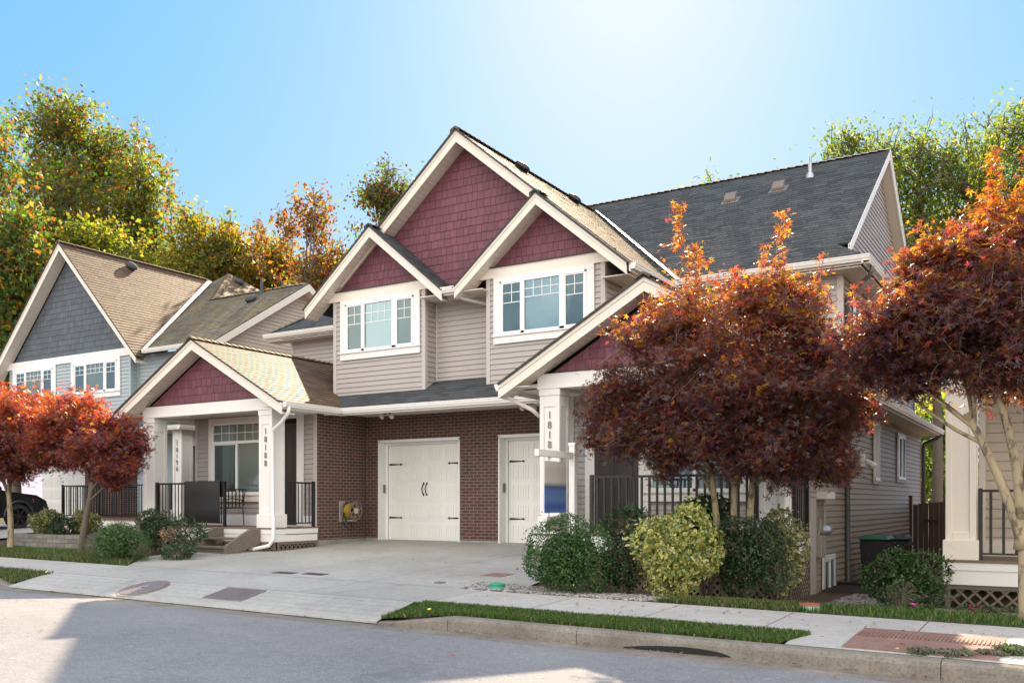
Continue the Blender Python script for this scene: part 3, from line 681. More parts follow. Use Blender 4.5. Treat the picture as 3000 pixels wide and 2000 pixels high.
def garage_door(par, x0, x1, z0, z1, Y, label=None, keypad=True):
    """x0..z1 = outer edge of the white surround at wall plane 17.5"""
    m = MB(); m.box(x0 + .02, x1 - .02, Y, Y + .04, z0, z1 - .02); w = (x1 - .13) - (x0 + .13); H = (z1 - .1) - z0; n = 5
    for k in range(n):
        a = z0 + H * k / n; b = z0 + H * (k + 1) / n
        m.box(x0 + .1, x1 - .1, Y - .012, Y, a + .009, b - .009)
        for g in range(4):
            g0 = x0 + .13 + w * (g + .08) / 4; g1 = x0 + .13 + w * (g + .92) / 4
            nn = 7
            m.box(g0 - .012, g1 + .012, Y - .0165, Y - .0125, a + .055, a + .066); m.box(g0 - .012, g1 + .012, Y - .0165, Y - .0125, b - .066, b - .055)
            for i in range(nn):
                c0 = lerp(g0, g1, i / nn) + .009; c1 = lerp(g0, g1, (i + 1) / nn) - .009; m.box(c0, c1, Y - .024, Y - .0125, a + .075, b - .075)
    d = m.build('garage_door', MT['garage'], par)
    if label: d['label'] = label
    t = MB(); t.box(x0, x0 + .035, 17.47, Y - .02, z0, z1); t.box(x1 - .035, x1, 17.47, Y - .02, z0, z1); t.box(x0, x1, 17.47, Y - .02, z1 - .035, z1 + .001)
    t.box(x0 - .012, x1 + .012, 17.462, 17.49, z1 + .002, z1 + .025)
    t.box(x0 + .036, x0 + .1, Y - .06, Y - .021, z0, z1 - .036); t.box(x1 - .1, x1 - .036, Y - .06, Y - .021, z0, z1 - .036); t.box(x0 + .1, x1 - .1, Y - .06, Y - .021, z1 - .09, z1 - .036)
    t.build('surround', MT['vinyl'], d, bevel=.003)
    for zz in (z0 + H * .237, z0 + H * .80):
        for s_, xx in ((1, x0 + .13), (-1, x1 - .13)):
            h = MB(); h.prism([(xx, Y - .026, zz - .026), (xx + s_ * .34, Y - .026, zz - .010), (xx + s_ * .34, Y - .026, zz + .010), (xx, Y - .026, zz + .026)], (0, .007, 0))
            h.prism([(xx + s_ * .33, Y - .028, zz), (xx + s_ * .36, Y - .028, zz - .03), (xx + s_ * .41, Y - .028, zz), (xx + s_ * .36, Y - .028, zz + .03)], (0, .009, 0)); h.build('strap_hinge', MT['black'], d)
    xc = (x0 + x1) / 2
    for xx in (xc - .05, xc + .05):
        h = MB(); zc = z0 + H * .535; h.tube([(xx + .012, Y - .02, zc + .13), (xx, Y - .05, zc + .10), (xx - .016, Y - .06, zc), (xx, Y - .05, zc - .10), (xx + .012, Y - .02, zc - .13)], .011, 6)
        for s_ in (-1, 1): h.prism([(xx + .012, Y - .026, zc + s_ * .13 - .035), (xx + .036, Y - .026, zc + s_ * .14), (xx + .012, Y - .026, zc + s_ * .13 + .045), (xx - .012, Y - .026, zc + s_ * .14)], (0, .009, 0))
        h.build('handle', MT['black'], d)
    if keypad:
        k = MB(); k.box(x0 + .036, x0 + .066, 17.62, 17.68, z0 + 1.15, z0 + 1.36); k.build('keypad', MT['reel'], d, bevel=.01)
    return d
def roof_vent(par, p, F, mat='roofdark', kind='dome', name='roof_vent'):
    m = MB(); p = Vector(p)
    if kind == 'dome':
        m.lathe(p, F.N, [(.17, 0), (.18, .05), (.20, .07), (.20, .10), (.16, .14), (.08, .165), (.001, .17)], 16)
    elif kind == 'box':
        U, V, Nn = F.U, F.V, F.N
        m.prism([p + U * a + V * b for a, b in ((-.22, -.2), (.22, -.2), (.22, .2), (-.22, .2))], Nn * .015)
        m.prism([p + U * -.14 + V * b + Vector((0, 0, c)) for b, c in ((-.13, .03), (.05, .05), (.05, .20), (-.10, .17), (-.15, .10))], U * .28)
    else:
        m.lathe(p, (0, 0, 1), [(.11, -.05), (.09, .06), (.045, .12), (.04, .5), (.038, .5), (.037, .3)], 12)
    return m.build(name, MT[mat], par, smooth=(kind != 'box'))
def elbow(par, path, mat='gutter', r=.035, name='downpipe'):
    m = MB(); m.tube(path, r, 8); return m.build(name, MT[mat], par, smooth=True)
def floodlight(par, x, y, z):
    m = MB(); m.box(x - .05, x + .05, y - .04, y + .04, z - .03, z); m.tube([(x - .02, y, z - .03), (x - .11, y - .02, z - .06)], .02, 6); m.tube([(x + .02, y, z - .03), (x + .13, y - .02, z - .05)], .02, 6)
    o = m.build('floodlight', MT['black'], par)
    for sx, dx in ((-1, -.13), (1, .15)):
        h = MB(); h.lathe((x + dx * .9, y - .01, z - .06), (sx * .25, -.6, -.8), [(.015, -.02), (.03, 0), (.055, .09), (.058, .11), (.04, .118), (.001, .12)], 12); h.build('lamp_head', MT['lamp'], o, smooth=True)

# ================================================================ the duplex
H = thing('duplex_house', 'taupe sided duplex with maroon shingled gables, white trim and two white garage doors in brick', 'house', (-11.63, 17.5, 0))
XL, XR = -19.1, -3.95
def P(m, name, mat, par=None, **k): return m.build(name, MT[mat] if isinstance(mat, str) else mat, par or H, **k)
# brick ground floor
m = MB()
for a, b, z0, z1 in ((-14.95, -14.575, -.1, 3.03), (-12.135, -11.075, -.1, 3.03), (-8.635, -8.35, -.1, 3.03), (-14.575, -12.135, 2.42, 3.03), (-11.075, -8.635, 2.42, 3.03)): m.box(a, b, 17.5, 17.7, z0, z1)
P(m, 'brick_wall', 'bx')
m = MB(); m.box(-15.2, -14.955, 15.735, 17.499, .02, 3.03); P(m, 'brick_wall', 'by')
m = MB(); m.box(-8.345, -8.2, 15.735, 17.499, .02, 3.03); P(m, 'brick_wall', 'by')
m = MB(); m.box(-14.952, -14.93, 15.74, 17.5, -.2, .045); m.box(-14.95, -14.58, 17.478, 17.498, -.2, .05); m.box(-12.13, -11.08, 17.478, 17.498, -.2, .05); m.box(XR - .3, XR - .02, 15.8, 30, -1.5, -.5); P(m, 'foundation', 'found')
garage_door(H, -14.575, -12.135, .0, 2.42, 17.78, 'single white garage door with black strap hinges, wholly in view')
garage_door(H, -11.075, -8.635, .0, 2.42, 17.78, 'white garage door partly hidden by the porch column')
# ground floor siding at Y=15.73, door and window openings covered by their own parts
m = MB(); siding(m, FY(15.73), [(XL, .36), (-14.96, .36), (-14.96, 3.03), (XL, 3.03)], v00=.33); m.box(XL, -14.96, 15.732, 15.8, 0, 3.03); P(m, 'siding_wall', 'sid')
m = MB(); siding(m, FY(15.73), [(-8.34, .36), (XR, .36), (XR, 3.03), (-8.34, 3.03)], v00=.33); m.box(-8.34, XR, 15.732, 15.8, -.9, 3.03); P(m, 'siding_wall', 'sid')
m = MB(); m.box(XL + .001, XL + .02, 15.8, 19.1, 0, 3.0); m.box(XL + .001, XL + .02, 19.16, 29, 0, 5.55); P(m, 'siding_wall', 'sid')
m = MB(); siding(m, FXp(XR), [(15.73, -1.3), (30.2, -1.3), (30.2, 3.1), (15.73, 3.1)]); m.box(XR - .05, XR - .002, 15.85, 30.2, -1.3, 3.1); P(m, 'siding_wall', 'siddark')
m = MB(); siding(m, FXp(XR), [(19.1, 3.4), (29, 3.4), (29, 5.75), (19.1, 5.75)]); m.box(XR - .05, XR - .002, 19.1, 29, 3.1, 5.75); P(m, 'siding_wall', 'siddark')
# upper floor
Z0u = 3.2
m = MB(); siding(m, FY(19.1), [(XL, 2.9), (-15.25, 2.9), (-15.25, 5.6), (XL, 5.6)]); m.box(XL, -15.25, 19.102, 19.15, 2.9, 5.6); P(m, 'siding_wall', 'sid')
m = MB(); siding(m, FY(19.1), [(-8.0, 2.9), (XR, 2.9), (XR, 5.6), (-8.0, 5.6)]); m.box(-8.0, XR, 19.102, 19.15, 2.9, 5.6); P(m, 'siding_wall', 'sid')
m = MB(); siding(m, FY(17.05), [(-12.5, 3.5), (-10.83, 3.5), (-10.83, 5.52), (-12.5, 5.52)], v00=3.44); m.box(-12.5, -10.83, 17.052, 17.1, 3.3, 5.6); P(m, 'siding_wall', 'sid')
for (a, b) in ((-15.24, -12.51), (-10.82, -8.02)):
    m = MB(); siding(m, FY(16.65), [(a, 3.4), (b, 3.4), (b, 5.76), (a, 5.76)], v00=3.44); siding(m, FXp(b), [(16.65, 3.44), (17.06 if b < -10 else 19.1, 3.44), (17.06 if b < -10 else 19.1, 5.7), (16.65, 5.7)], v00=3.44)
    siding(m, FXm(a), [(16.65, 3.44), (19.1 if a < -12 else 17.06, 3.44), (19.1 if a < -12 else 17.06, 5.7), (16.65, 5.7)], v00=3.44)
    m.box(a + .002, b - .002, 16.652, 19.0, 3.3, 6.0); P(m, 'bay_siding', 'sid')
    c = MB()
    for x in (a, b): c.box(x - (.022 if x == a else .075), x + (.075 if x == a else .022), 16.62, 16.72, 3.40, 5.75)
    c.box(a - .02, b + .02, 16.625, 16.66, 3.34, 3.42); P(c, 'corner_board', 'corner', bevel=.003)
for bx_ in ((-12.49, -12.44, 17.02, 17.06, 3.5, 5.5), (XL - .02, XL + .07, 15.70, 15.78, .36, 3.0), (XL - .02, XL + .07, 19.07, 19.15, 3.0, 5.6), (XR - .07, XR + .035, 15.70, 15.78, .3, 3.0), (XR - .09, XR + .035, 19.07, 19.15, 3.3, 5.6), (-15.03, -14.945, 15.70, 15.735, .36, 3.0), (-8.30, -8.22, 15.70, 15.735, .36, 3.0)):
    c = MB(); c.box(*bx_); P(c, 'corner_board', 'corner', bevel=.003)
# bands under the bay gables, beams
m = MB(); m.box(-15.55, -12.30, 16.60, 16.655, 5.745, 5.965); P(m, 'frieze_board', 'cream', bevel=.004)
m = MB(); m.box(-10.98, -7.72, 16.60, 16.655, 5.745, 5.965); P(m, 'frieze_board', 'cream', bevel=.004)
m = MB(); m.box(-15.5, -12.32, 16.56, 16.66, 5.966, 5.98); m.box(-10.95, -7.75, 16.56, 16.66, 5.966, 5.98); P(m, 'drip_flashing', 'black')
# gables
sl1 = .8333
def gable(x, zt, hw, zb, Y, key='shake', nm='shingled_gable', expo=.185, width=.15):
    m = MB(); F = FY(Y); shakes(m, F, [(x - hw, zb), (x + hw, zb), (x, zt)], expo, width); m.prism([(x - hw, Y + .003, zb), (x + hw, Y + .003, zb), (x, Y + .003, zt)], (0, .05, 0)); return P(m, nm, key)
m = MB(); F = FY(17.0)
shakes(m, F, [(-15.1, 6.0), (-8.15, 6.0), (-11.63, 8.90)]); shakes(m, F, [(-12.3, 5.5), (-10.9, 5.5), (-10.9, 6.0), (-12.3, 6.0)]); m.prism([(-15.1, 17.003, 6.0), (-8.15, 17.003, 6.0), (-11.63, 17.003, 8.9)], (0, .05, 0)); P(m, 'shingled_gable', 'shake')
gable(-13.85, 7.08, 1.42, 5.97, 16.70); gable(-9.42, 7.08, 1.42, 5.97, 16.70)
# rakes (barge boards) and soffits
def rakes(x, zt, xl, xr, pitch, Yf, Yw, h=.25, nm='barge_board', mat='cream', d=.235):
    for xe in (xl, xr):
        if xe is None: continue
        ze = zt - abs(xe - x) * pitch; m = MB(); rake(m, x, zt, xe, ze, Yf, h); P(m, nm, mat, bevel=.003)
        m = MB(); soff(m, x, zt, xe, ze, Yf + .036, Yw + .02, d); P(m, 'rake_soffit', 'soffit')
rakes(-11.63, 9.16, -15.0, -7.9, sl1, 16.6, 17.0, .27)
rakes(-13.85, 7.30, -15.88, -11.80, sl1, 16.29, 16.7)
rakes(-9.42, 7.30, -11.46, -7.38, sl1, 16.29, 16.7)
# roofs
def roofpart(polys, mat='roof', caps=(), expo=.145, par=None):
    t = MB(); d = MB()
    for p in polys: roof(t, p, expo, deck=d)
    o = P(t, 'roof', mat, par); dd = d.build('roof_edge', MT['roofdark'], o)
    if caps:
        k = MB()
        for a, b in caps: ridge_caps(k, a, b)
        k.build('ridge_caps', MT[mat], o)
    return o
zb = lambda x: 9.18 - sl1 * abs(x + 11.63)
roofpart([[(-11.63, 16.55, 9.18), (-11.63, 23.5, 9.18), (-7.30, 18.5, zb(-7.3)), (-7.30, 16.55, zb(-7.3))]], 'roof', [((-11.63, 16.55, 9.18), (-11.63, 23.5, 9.18))])
roofpart([[(-15.93, 16.55, zb(-15.93)), (-15.93, 18.5, zb(-15.93)), (-11.63, 23.5, 9.18), (-11.63, 16.55, 9.18)]], 'roof')
z1 = lambda x, c: 7.32 - sl1 * abs(x - c)
roofpart([[(-13.85, 16.25, 7.32), (-13.85, 17.0, 7.32), (-11.76, 17.0, z1(-11.76, -13.85)), (-11.76, 16.25, z1(-11.76, -13.85))], [(-15.93, 16.25, z1(-15.93, -13.85)), (-15.93, 16.55, z1(-15.93, -13.85)), (-13.85, 16.55, 7.32), (-13.85, 16.25, 7.32)]], 'roofdark', [((-13.85, 16.25, 7.32), (-13.85, 17.0, 7.32))])
roofpart([[(-9.42, 16.25, 7.32), (-9.42, 16.56, 7.32), (-7.32, 16.56, z1(-7.32, -9.42)), (-7.32, 16.25, z1(-7.32, -9.42))], [(-11.5, 16.25, z1(-11.5, -9.42)), (-11.5, 17.0, z1(-11.5, -9.42)), (-9.42, 17.0, 7.32), (-9.42, 16.25, 7.32)]], 'roofdark', [((-9.42, 16.25, 7.32), (-9.42, 16.7, 7.32))])
zm = lambda y: 5.70 + .722 * (y - 18.65)
roofpart([[(-19.7, 18.65, 5.7), (-3.45, 18.65, 5.7), (-4.1, 19.3, zm(19.3)), (-19.05, 19.3, zm(19.3))], [(-19.05, 19.3, zm(19.3)), (-3.82, 19.3, zm(19.3)), (-3.82, 24.05, zm(24.05)), (-14.3, 24.05, zm(24.05))]], 'roofdark',
         [((-14.3, 24.05, zm(24.05)), (-3.82, 24.05, zm(24.05))), ((-19.7, 18.65, 5.7), (-14.3, 24.05, zm(24.05)))])
roofpart([[(-14.3, 24.05, zm(24.05)), (-3.82, 24.05, zm(24.05)), (-3.82, 28.8, zm(19.3)), (-19.05, 28.8, zm(19.3))], [(-19.7, 18.65, 5.7), (-14.3, 24.05, zm(24.05)), (-19.7, 29.45, 5.7)]], 'roofdark')
roofpart([[(-3.42, 18.65, 5.7), (-3.42, 29.4, 5.7), (-4.1, 28.8, 6.17), (-4.1, 19.3, 6.17)]], 'roofdark')
# valley flashing
m = MB(); m.prism([(-11.55, 23.40, 9.20), (-7.2, 18.42, 5.67), (-7.12, 18.44, 5.66), (-11.47, 23.42, 9.16)], (0, 0, .012)); P(m, 'valley_flashing', 'steel')
# right gable end wall, barge boards, soffit
GX = -4.12
m = MB(); siding(m, FXp(GX), [(19.2, 6.0), (28.9, 6.0), (24.05, 9.42)]); m.prism([(GX - .003, 19.2, 6.0), (GX - .003, 28.9, 6.0), (GX - .003, 24.05, 9.42)], (-.05, 0, 0)); P(m, 'gable_wall', 'sid')
for ye in (19.28, 28.82):
    m = MB(); m.prism([(-3.86, 24.05, zm(24.05) - .03), (-3.86, ye, zm(19.28) - .03), (-3.86, ye, zm(19.28) - .24), (-3.86, 24.05, zm(24.05) - .24)], (.035, 0, 0))
    m.prism([(-3.84, 24.05, zm(24.05) - .005), (-3.84, ye, zm(19.28) - .005), (-3.84, ye, zm(19.28) - .09), (-3.84, 24.05, zm(24.05) - .09)], (.03, 0, 0)); P(m, 'barge_board', 'white')
    m = MB(); m.prism([(GX, 24.05, zm(24.05) - .21), (GX, ye, zm(19.28) - .21), (-3.862, ye, zm(19.28) - .21), (-3.862, 24.05, zm(24.05) - .21)], (0, 0, .012)); P(m, 'rake_soffit', 'soffit')
# eave gutters, soffits
def eave(a, b, out, par=None, mat='gutter'):
    m = MB(); gutter(m, a, b, out); o_ = Vector(out); d = Vector(b) - Vector(a)
    f = [Vector(a) + o_ * -.03 + Vector((0, 0, .0)), Vector(a) + o_ * -.002, Vector(a) + o_ * -.002 + Vector((0, 0, -.16)), Vector(a) + o_ * -.03 + Vector((0, 0, -.16))]
    m.prism(f, d); return P(m, 'eave_gutter', mat, par)
eave((-19.7, 18.64, 5.70), (-15.3, 18.64, 5.70), (0, -1, 0)); eave((-7.3, 18.64, 5.70), (-3.33, 18.64, 5.70), (0, -1, 0)); eave((-3.44, 18.55, 5.70), (-3.44, 29.4, 5.70), (1, 0, 0))
eave((-7.31, 16.32, 5.57), (-7.31, 18.6, 5.57), (1, 0, 0)); eave((-11.80, 16.36, 5.62), (-11.44, 16.36, 5.62), (0, -1, 0))
m = MB(); m.box(-19.65, -15.25, 18.67, 19.1, 5.50, 5.52); m.box(-8.0, -3.5, 18.67, 19.1, 5.50, 5.52); m.box(XR, -3.5, 19.1, 29.4, 5.50, 5.52); m.box(-8.02, -7.35, 16.5, 18.67, 5.40, 5.42); m.box(-12.5, -10.8, 16.4, 17.05, 5.50, 5.52)
m.box(-14.93, -8.36, 15.97, 17.52, 3.031, 3.045); P(m, 'eave_soffit', 'soffit')
m = MB(); m.box(-14.93, -8.36, 15.945, 15.968, 2.95, 3.10); P(m, 'fascia', 'cream')
# skirt roof over the garage
zk = lambda y: 3.08 + .565 * (y - 15.93)
roofpart([[(-14.4, 15.93, 3.08), (-8.88, 15.93, 3.08), (-7.76, 17.05, zk(17.05)), (-15.52, 17.05, zk(17.05))]], 'roofdark')
eave((-14.42, 15.93, 3.08), (-8.86, 15.93, 3.08), (0, -1, 0))
floodlight(H, -13.55, 16.6, 3.03); floodlight(H, -9.75, 16.6, 3.03)
# porches
def porch(xc, sgn, number, label):
    """sgn=+1: left unit (garage to the right)"""
    X = lambda dx: xc + dx * sgn; mnmx = lambda a, b: (min(X(a), X(b)), max(X(a), X(b)))
    zr = lambda x: 4.69 - .565 * abs(x - xc); Yf = 14.05
    r = [[(X(0), 14.0, 4.69), (X(0), 19.1, 4.69), (X(2.0), 19.1, zr(X(2.0))), (X(2.0), 16.78, zr(X(2.0))), (X(2.85), 15.93, 3.08), (X(2.85), 14.0, 3.08)], [(X(-2.85), 14.0, 3.08), (X(0), 14.0, 4.69), (X(0), 19.1, 4.69), (X(-2.85), 19.1, 3.08)]]
    # the first polygon is concave-free: split for clipping
    roofpart([[(X(0), 14.0, 4.69), (X(0), 19.1, 4.69), (X(2.0), 19.1, zr(X(2.0))), (X(2.0), 14.0, zr(X(2.0)))], [(X(2.0), 14.0, zr(X(2.0))), (X(2.0), 16.78, zr(X(2.0))), (X(2.85), 15.93, 3.08), (X(2.85), 14.0, 3.08)]], 'roof', [((X(0), 14.0, 4.69), (X(0), 19.1, 4.69))])
    roofpart([r[1]], 'roof')
    rakes(xc, 4.67, xc - 2.86, xc + 2.86, .565, Yf, 14.44, .25)
    m = MB(); zbp = 3.26; shakes(m, FY(14.44), [(xc - 1.92, zbp), (xc + 1.92, zbp), (xc, 4.36)]); m.prism([(xc - 1.92, 14.443, zbp), (xc + 1.92, 14.443, zbp), (xc, 14.443, 4.36)], (0, .04, 0)); P(m, 'shingled_gable', 'shake')
    m = MB(); m.box(xc - 2.28, xc + 2.28, 14.40, 14.50, 3.245, 3.26); P(m, 'drip_flashing', 'black')
    a, b = mnmx(-2.24, 2.24); m = MB(); m.box(a, b, 14.41, 14.75, 2.97, 3.244); m.box(a, b, 14.395, 14.41, 2.97, 3.02); m.box(a - .5, a, 14.45, 14.6, 3.0, 3.08); m.box(b, b + .5, 14.45, 14.6, 3.0, 3.08)
    for e in (a, b): m.box(e - .02 if e == a else e - .34, e + .34 if e == a else e + .02, 14.76, 15.72, 2.97, 3.2)
    P(m, 'porch_beam', 'white', bevel=.004)
    m = MB(); m.box(a + .1, b - .1, 14.7, 15.73, 3.035, 3.05); m.box(*mnmx(2.24, 2.84), 14.1, 15.95, 3.0, 3.015); m.box(*mnmx(-2.84, -2.24), 14.1, 19, 3.0, 3.015); P(m, 'porch_ceiling', 'soffit')
    c1 = column(H, *mnmx(-2.22, -1.81), 14.42, 14.81, .36, 2.97); c2 = column(H, *mnmx(1.79, 2.20), 14.42, 14.81, .36, 2.97)
    cn = c2 if sgn > 0 else c2
    digits(cn, number, sum(mnmx(1.79, 2.20)) / 2 - .0, 14.425, 2.44, .185, .178)
    # deck
    a, b = mnmx(-2.27, 2.32); m = MB()
    for i in range(10): m.box(a - .02, b + .02, 14.37 + i * .137, 14.37 + i * .137 + .132, .335, .362)
    P(m, 'porch_deck', 'deck')
    m = MB(); m.box(a, b, 14.40, 14.43, .05, .333); m.box(a, b, 14.385, 14.401, .22, .334)
    for e, s_ in ((a, -1), (b, 1)): m.box(e - .03 if s_ > 0 else e, e if s_ > 0 else e + .03, 14.431, 15.72, .05, .333); m.box(e if s_ > 0 else e - .016, e + .016 if s_ > 0 else e, 14.385, 15.72, .22, .334)
    m.box(a, b, 14.7, 15.7, .2, .33); P(m, 'rim_board', 'white', bevel=.003)
    gz0 = min(gz(a, 14.3), gz(b, 14.3)) - .05
    lattice(H, FY(14.43), a, b, gz0, .05); lattice(H, FXp(b - .005), 14.45, 15.7, gz(b, 15) - .08, .05)
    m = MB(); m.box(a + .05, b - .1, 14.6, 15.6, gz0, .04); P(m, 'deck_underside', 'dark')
    m = MB(); m.box(*mnmx(-1.83 - .0, 2.2), 15.69, 15.727, .362, .61); P(m, 'skirting', 'white')
    # door
    d0, d1 = mnmx(.80, 1.71); F = FY(15.705)
    m = MB(); m.fbox(F, d0, d1, .39, 2.76, .0, .03)
    for (u0, u1) in ((.12, .42), (.5, .8)):
        for (v0, v1) in ((.55, 1.25), (1.4, 2.55)): m.fbox(F, d0 + u0 * .99, d0 + u1 * .99, v0, v1, .0305, .04)
    d = P(m, 'front_door', 'door', bevel=.004); m = MB(); m.lathe((d0 + .07 if sgn < 0 else d1 - .84, 15.67, 1.36), (0, -1, 0), [(.01, -.03), (.012, 0), (.028, .01), (.028, .035), (.001, .045)], 10); m.build('handle', MT['nickel'], d)
    m = MB(); m.fbox(F, d0, d1, 2.77, 2.90, .0, .02); m.build('transom', MT['dark'], d)
    m = MB(); m.fbox(F, d0 - .2, d0, .37, 2.9, 0, .045); m.fbox(F, d1, d1 + .2, .37, 2.9, 0, .045); m.fbox(F, d0 - .2, d1 + .2, 2.9, 3.03, 0, .046); m.build('door_frame', MT['white'], d, bevel=.004)
    # porch window
    w0, w1 = mnmx(-1.32, .74)
    c = (w0 + w1) / 2
    window(H, F, w0, w1, .94, 3.02, (.15, .15, .14, .18), [(w0 + .20, c - .03), (c + .03, w1 - .20)], transom=2.40, glass=('glassd', 'glass'), trim='cream' if sgn > 0 else 'white', label='porch window with a gridded transom over two sashes')
porch(-17.24, 1, '18188', None)
porch(-6.05, -1, '18180', None)
eave((-14.385, 14.10, 3.08), (-14.385, 15.93, 3.08), (1, 0, 0)); eave((-8.905, 14.10, 3.08), (-8.905, 15.93, 3.08), (-1, 0, 0)); eave((-3.18, 14.1, 3.08), (-3.18, 19, 3.08), (1, 0, 0))
# side eave further back on the right wall
roofpart([[(-3.4, 19, 3.08), (-3.4, 30, 3.08), (-3.95, 30, 3.42), (-3.95, 19, 3.42)]], 'roofdark'); eave((-3.4, 19.0, 3.08), (-3.4, 30.3, 3.08), (1, 0, 0))
m = MB(); m.box(XR, -3.42, 15.8, 30.2, 2.92, 2.94); P(m, 'eave_soffit', 'soffit')
# upper windows
wt = (.17, .17, .10, .18)
window(H, FY(16.65), -15.02, -12.63, 4.32, 5.745, wt, [(-14.80, -14.34), (-14.25, -13.43), (-13.30, -12.85)], munt=[(2, 2, .42), (4, 2, .42), (2, 2, .42)], glass=('glassd', 'glassc', 'glassd'), label='upper window over the left garage door, blinds down')
window(H, FY(16.65), -10.64, -8.23, 4.32, 5.745, wt, [(-10.42, -9.95), (-9.86, -9.02), (-8.90, -8.45)], munt=[(2, 2, .40), (4, 2, .33), (2, 2, .40)], glass=('glassd', 'glassc', 'glassd'), blind='shade', label='upper window near the maple with its centre pane reflecting sky')
window(H, FY(19.1), -6.9, -5.0, 4.2, 5.4, (.12, .12, .1, .16), [(-6.7, -6.0), (-5.93, -5.2)], glass=('glassd', 'glass'), label='upper window behind the maple crown')
for (a, b, z0, z1) in ((22.3, 23.0, 1.35, 2.85), (25.6, 26.9, 1.45, 2.75)):
    FF = FXp(XR + .012); window(H, FF, a, b, z0, z1, (.08, .08, .08, .09), [(a + .12, (a + b) / 2 - .02), ((a + b) / 2 + .02, b - .12)], glass=('glassd', 'glass'), blind=None, label='narrow side wall window nearer the street' if a < 24 else 'side wall window nearer the fence gate')
FF = FXp(XR + .012); window(H, FF, 20.0, 21.0, 3.9, 5.3, (.08, .08, .08, .09), [(20.12, 20.48), (20.52, 20.88)], glass=('glassd', 'glass'), blind=None, label='upper side window under the corner eave')
window(H, FF, 17.25, 18.25, -.95, -.05, (.06, .06, .06, .06), [(17.35, 17.72), (17.78, 18.15)], glass=('glassd',), blind=None, label='low basement window beside the window well', sill=False)
# railings
railing(H, (-19.02, 14.47), (-16.58, 14.47), .36, 1.39, posts=(0, 1))
railing(H, (-15.0, 14.84), (-15.0, 15.70), .36, 1.39, posts=(1,))
railing(H, (-7.25, 14.47), (-4.27, 14.47), .36, 1.39, 'brownmetal', posts=(0, 1), step=.14, r=.017)
railing(H, (-8.30, 14.9), (-8.30, 15.70), .36, 1.39, posts=(0, 1))
railing(H, (-3.80, 14.84), (-3.80, 15.70), .36, 1.39, posts=(0, 1))
# downpipes
elbow(H, [(-14.32, 14.22, 2.98), (-14.34, 14.22, 2.85), (-14.62, 14.30, 2.66), (-14.93, 14.35, 2.52), (-14.97, 14.37, 2.40), (-14.97, 14.37, .72), (-14.90, 14.33, .58), (-14.90, 14.33, .12), (-14.98, 14.28, -.02), (-15.35, 14.2, -.10), (-15.5, 14.2, -.11)], 'white', .042)
elbow(H, [(-8.96, 14.25, 2.98), (-8.94, 14.27, 2.90), (-8.45, 14.5, 2.62), (-8.35, 14.6, 2.5)], 'cream', .04)
elbow(H, [(-11.45, 16.35, 5.52), (-11.40, 16.5, 5.38), (-10.95, 16.95, 5.28), (-10.90, 17.0, 5.2), (-10.90, 17.0, 5.0)], 'corner', .04)
elbow(H, [(-3.35, 19.0, 5.56), (-3.4, 19.05, 5.40), (-3.80, 19.25, 5.15), (-3.88, 19.3, 5.05), (-3.88, 19.3, 3.45)], 'pipe', .045)
elbow(H, [(-3.35, 19.2, 2.96), (-3.5, 19.3, 2.85), (-3.88, 19.35, 2.7), (-3.89, 19.35, 2.6), (-3.89, 19.35, -.98), (-3.7, 19.3, -1.08)], 'pipe', .06)
elbow(H, [(-3.35, 30.2, 2.96), (-3.5, 30.2, 2.85), (-3.85, 30.2, 2.7), (-3.86, 30.2, 2.6), (-3.86, 30.2, 0)], 'pipe', .06)
# roof vents and plumbing stack
Fm = RoofPlane([(-14, 18.65, zm(18.65)), (-5, 18.65, zm(18.65)), (-5, 24, zm(24))]).F
for px, py in ((2182, 632), (2280, 612)):
    pass
for (x, y) in ((-7.35, 22.55), (-6.2, 22.75)): roof_vent(H, (x, y, zm(y)), Fm, 'reel', 'box')
roof_vent(H, (-5.55, 23.2, zm(23.2)), Fm, 'steel', 'pipe', 'vent_stack')
Fr_ = RoofPlane([(-11.63, 16.55, 9.18), (-11.63, 23.5, 9.18), (-7.30, 18.5, zb(-7.3))]).F
for y in (18.9, 21.6): roof_vent(H, (-11.33, y, zb(-11.33)), Fr_, 'black', 'dome')
# side wall service fittings
m = MB(); m.box(XR + .02, XR + .06, 16.30, 16.72, -.95, 1.08); m.box(XR + .02, XR + .075, 16.27, 16.75, 1.02, 1.07); P(m, 'service_board', 'corner', bevel=.004)
m = MB(); m.box(XR + .02, XR + .24, 16.85, 17.4, .98, 1.11); P(m, 'meter_hood', 'gutter', bevel=.01)
m = MB(); m.box(XR + .02, XR + .13, 16.82, 17.1, -.06, .33); e = P(m, 'meter_box', 'art', bevel=.01)
m = MB(); m.tube([(XR + .07, 17.3, 1.0), (XR + .07, 17.3, -1.0)], .022, 8); m.tube([(XR + .05, 16.95, .33), (XR + .07, 17.0, .6), (XR + .05, 17.12, .62)], .012, 6); P(m, 'conduit', 'corner')
m = MB(); m.lathe((XR + .03, 17.18, .42), (1, 0, 0), [(.10, 0), (.11, .08), (.10, .10), (.085, .11), (.08, .17), (.05, .20), (.001, .205)], 16); P(m, 'electric_meter', 'steel', smooth=True)
m = MB(); m.box(XR + .02, XR + .08, 20.9, 21.15, 1.7, 2.05); fl = P(m, 'wall_light', 'white'); m = MB(); m.lathe((XR + .1, 21.05, 1.85), (.6, .1, -.5), [(.04, 0), (.06, .1), (.085, .2), (.085, .24), (.001, .25)], 12); m.build('lamp_head', MT['lamp'], fl)
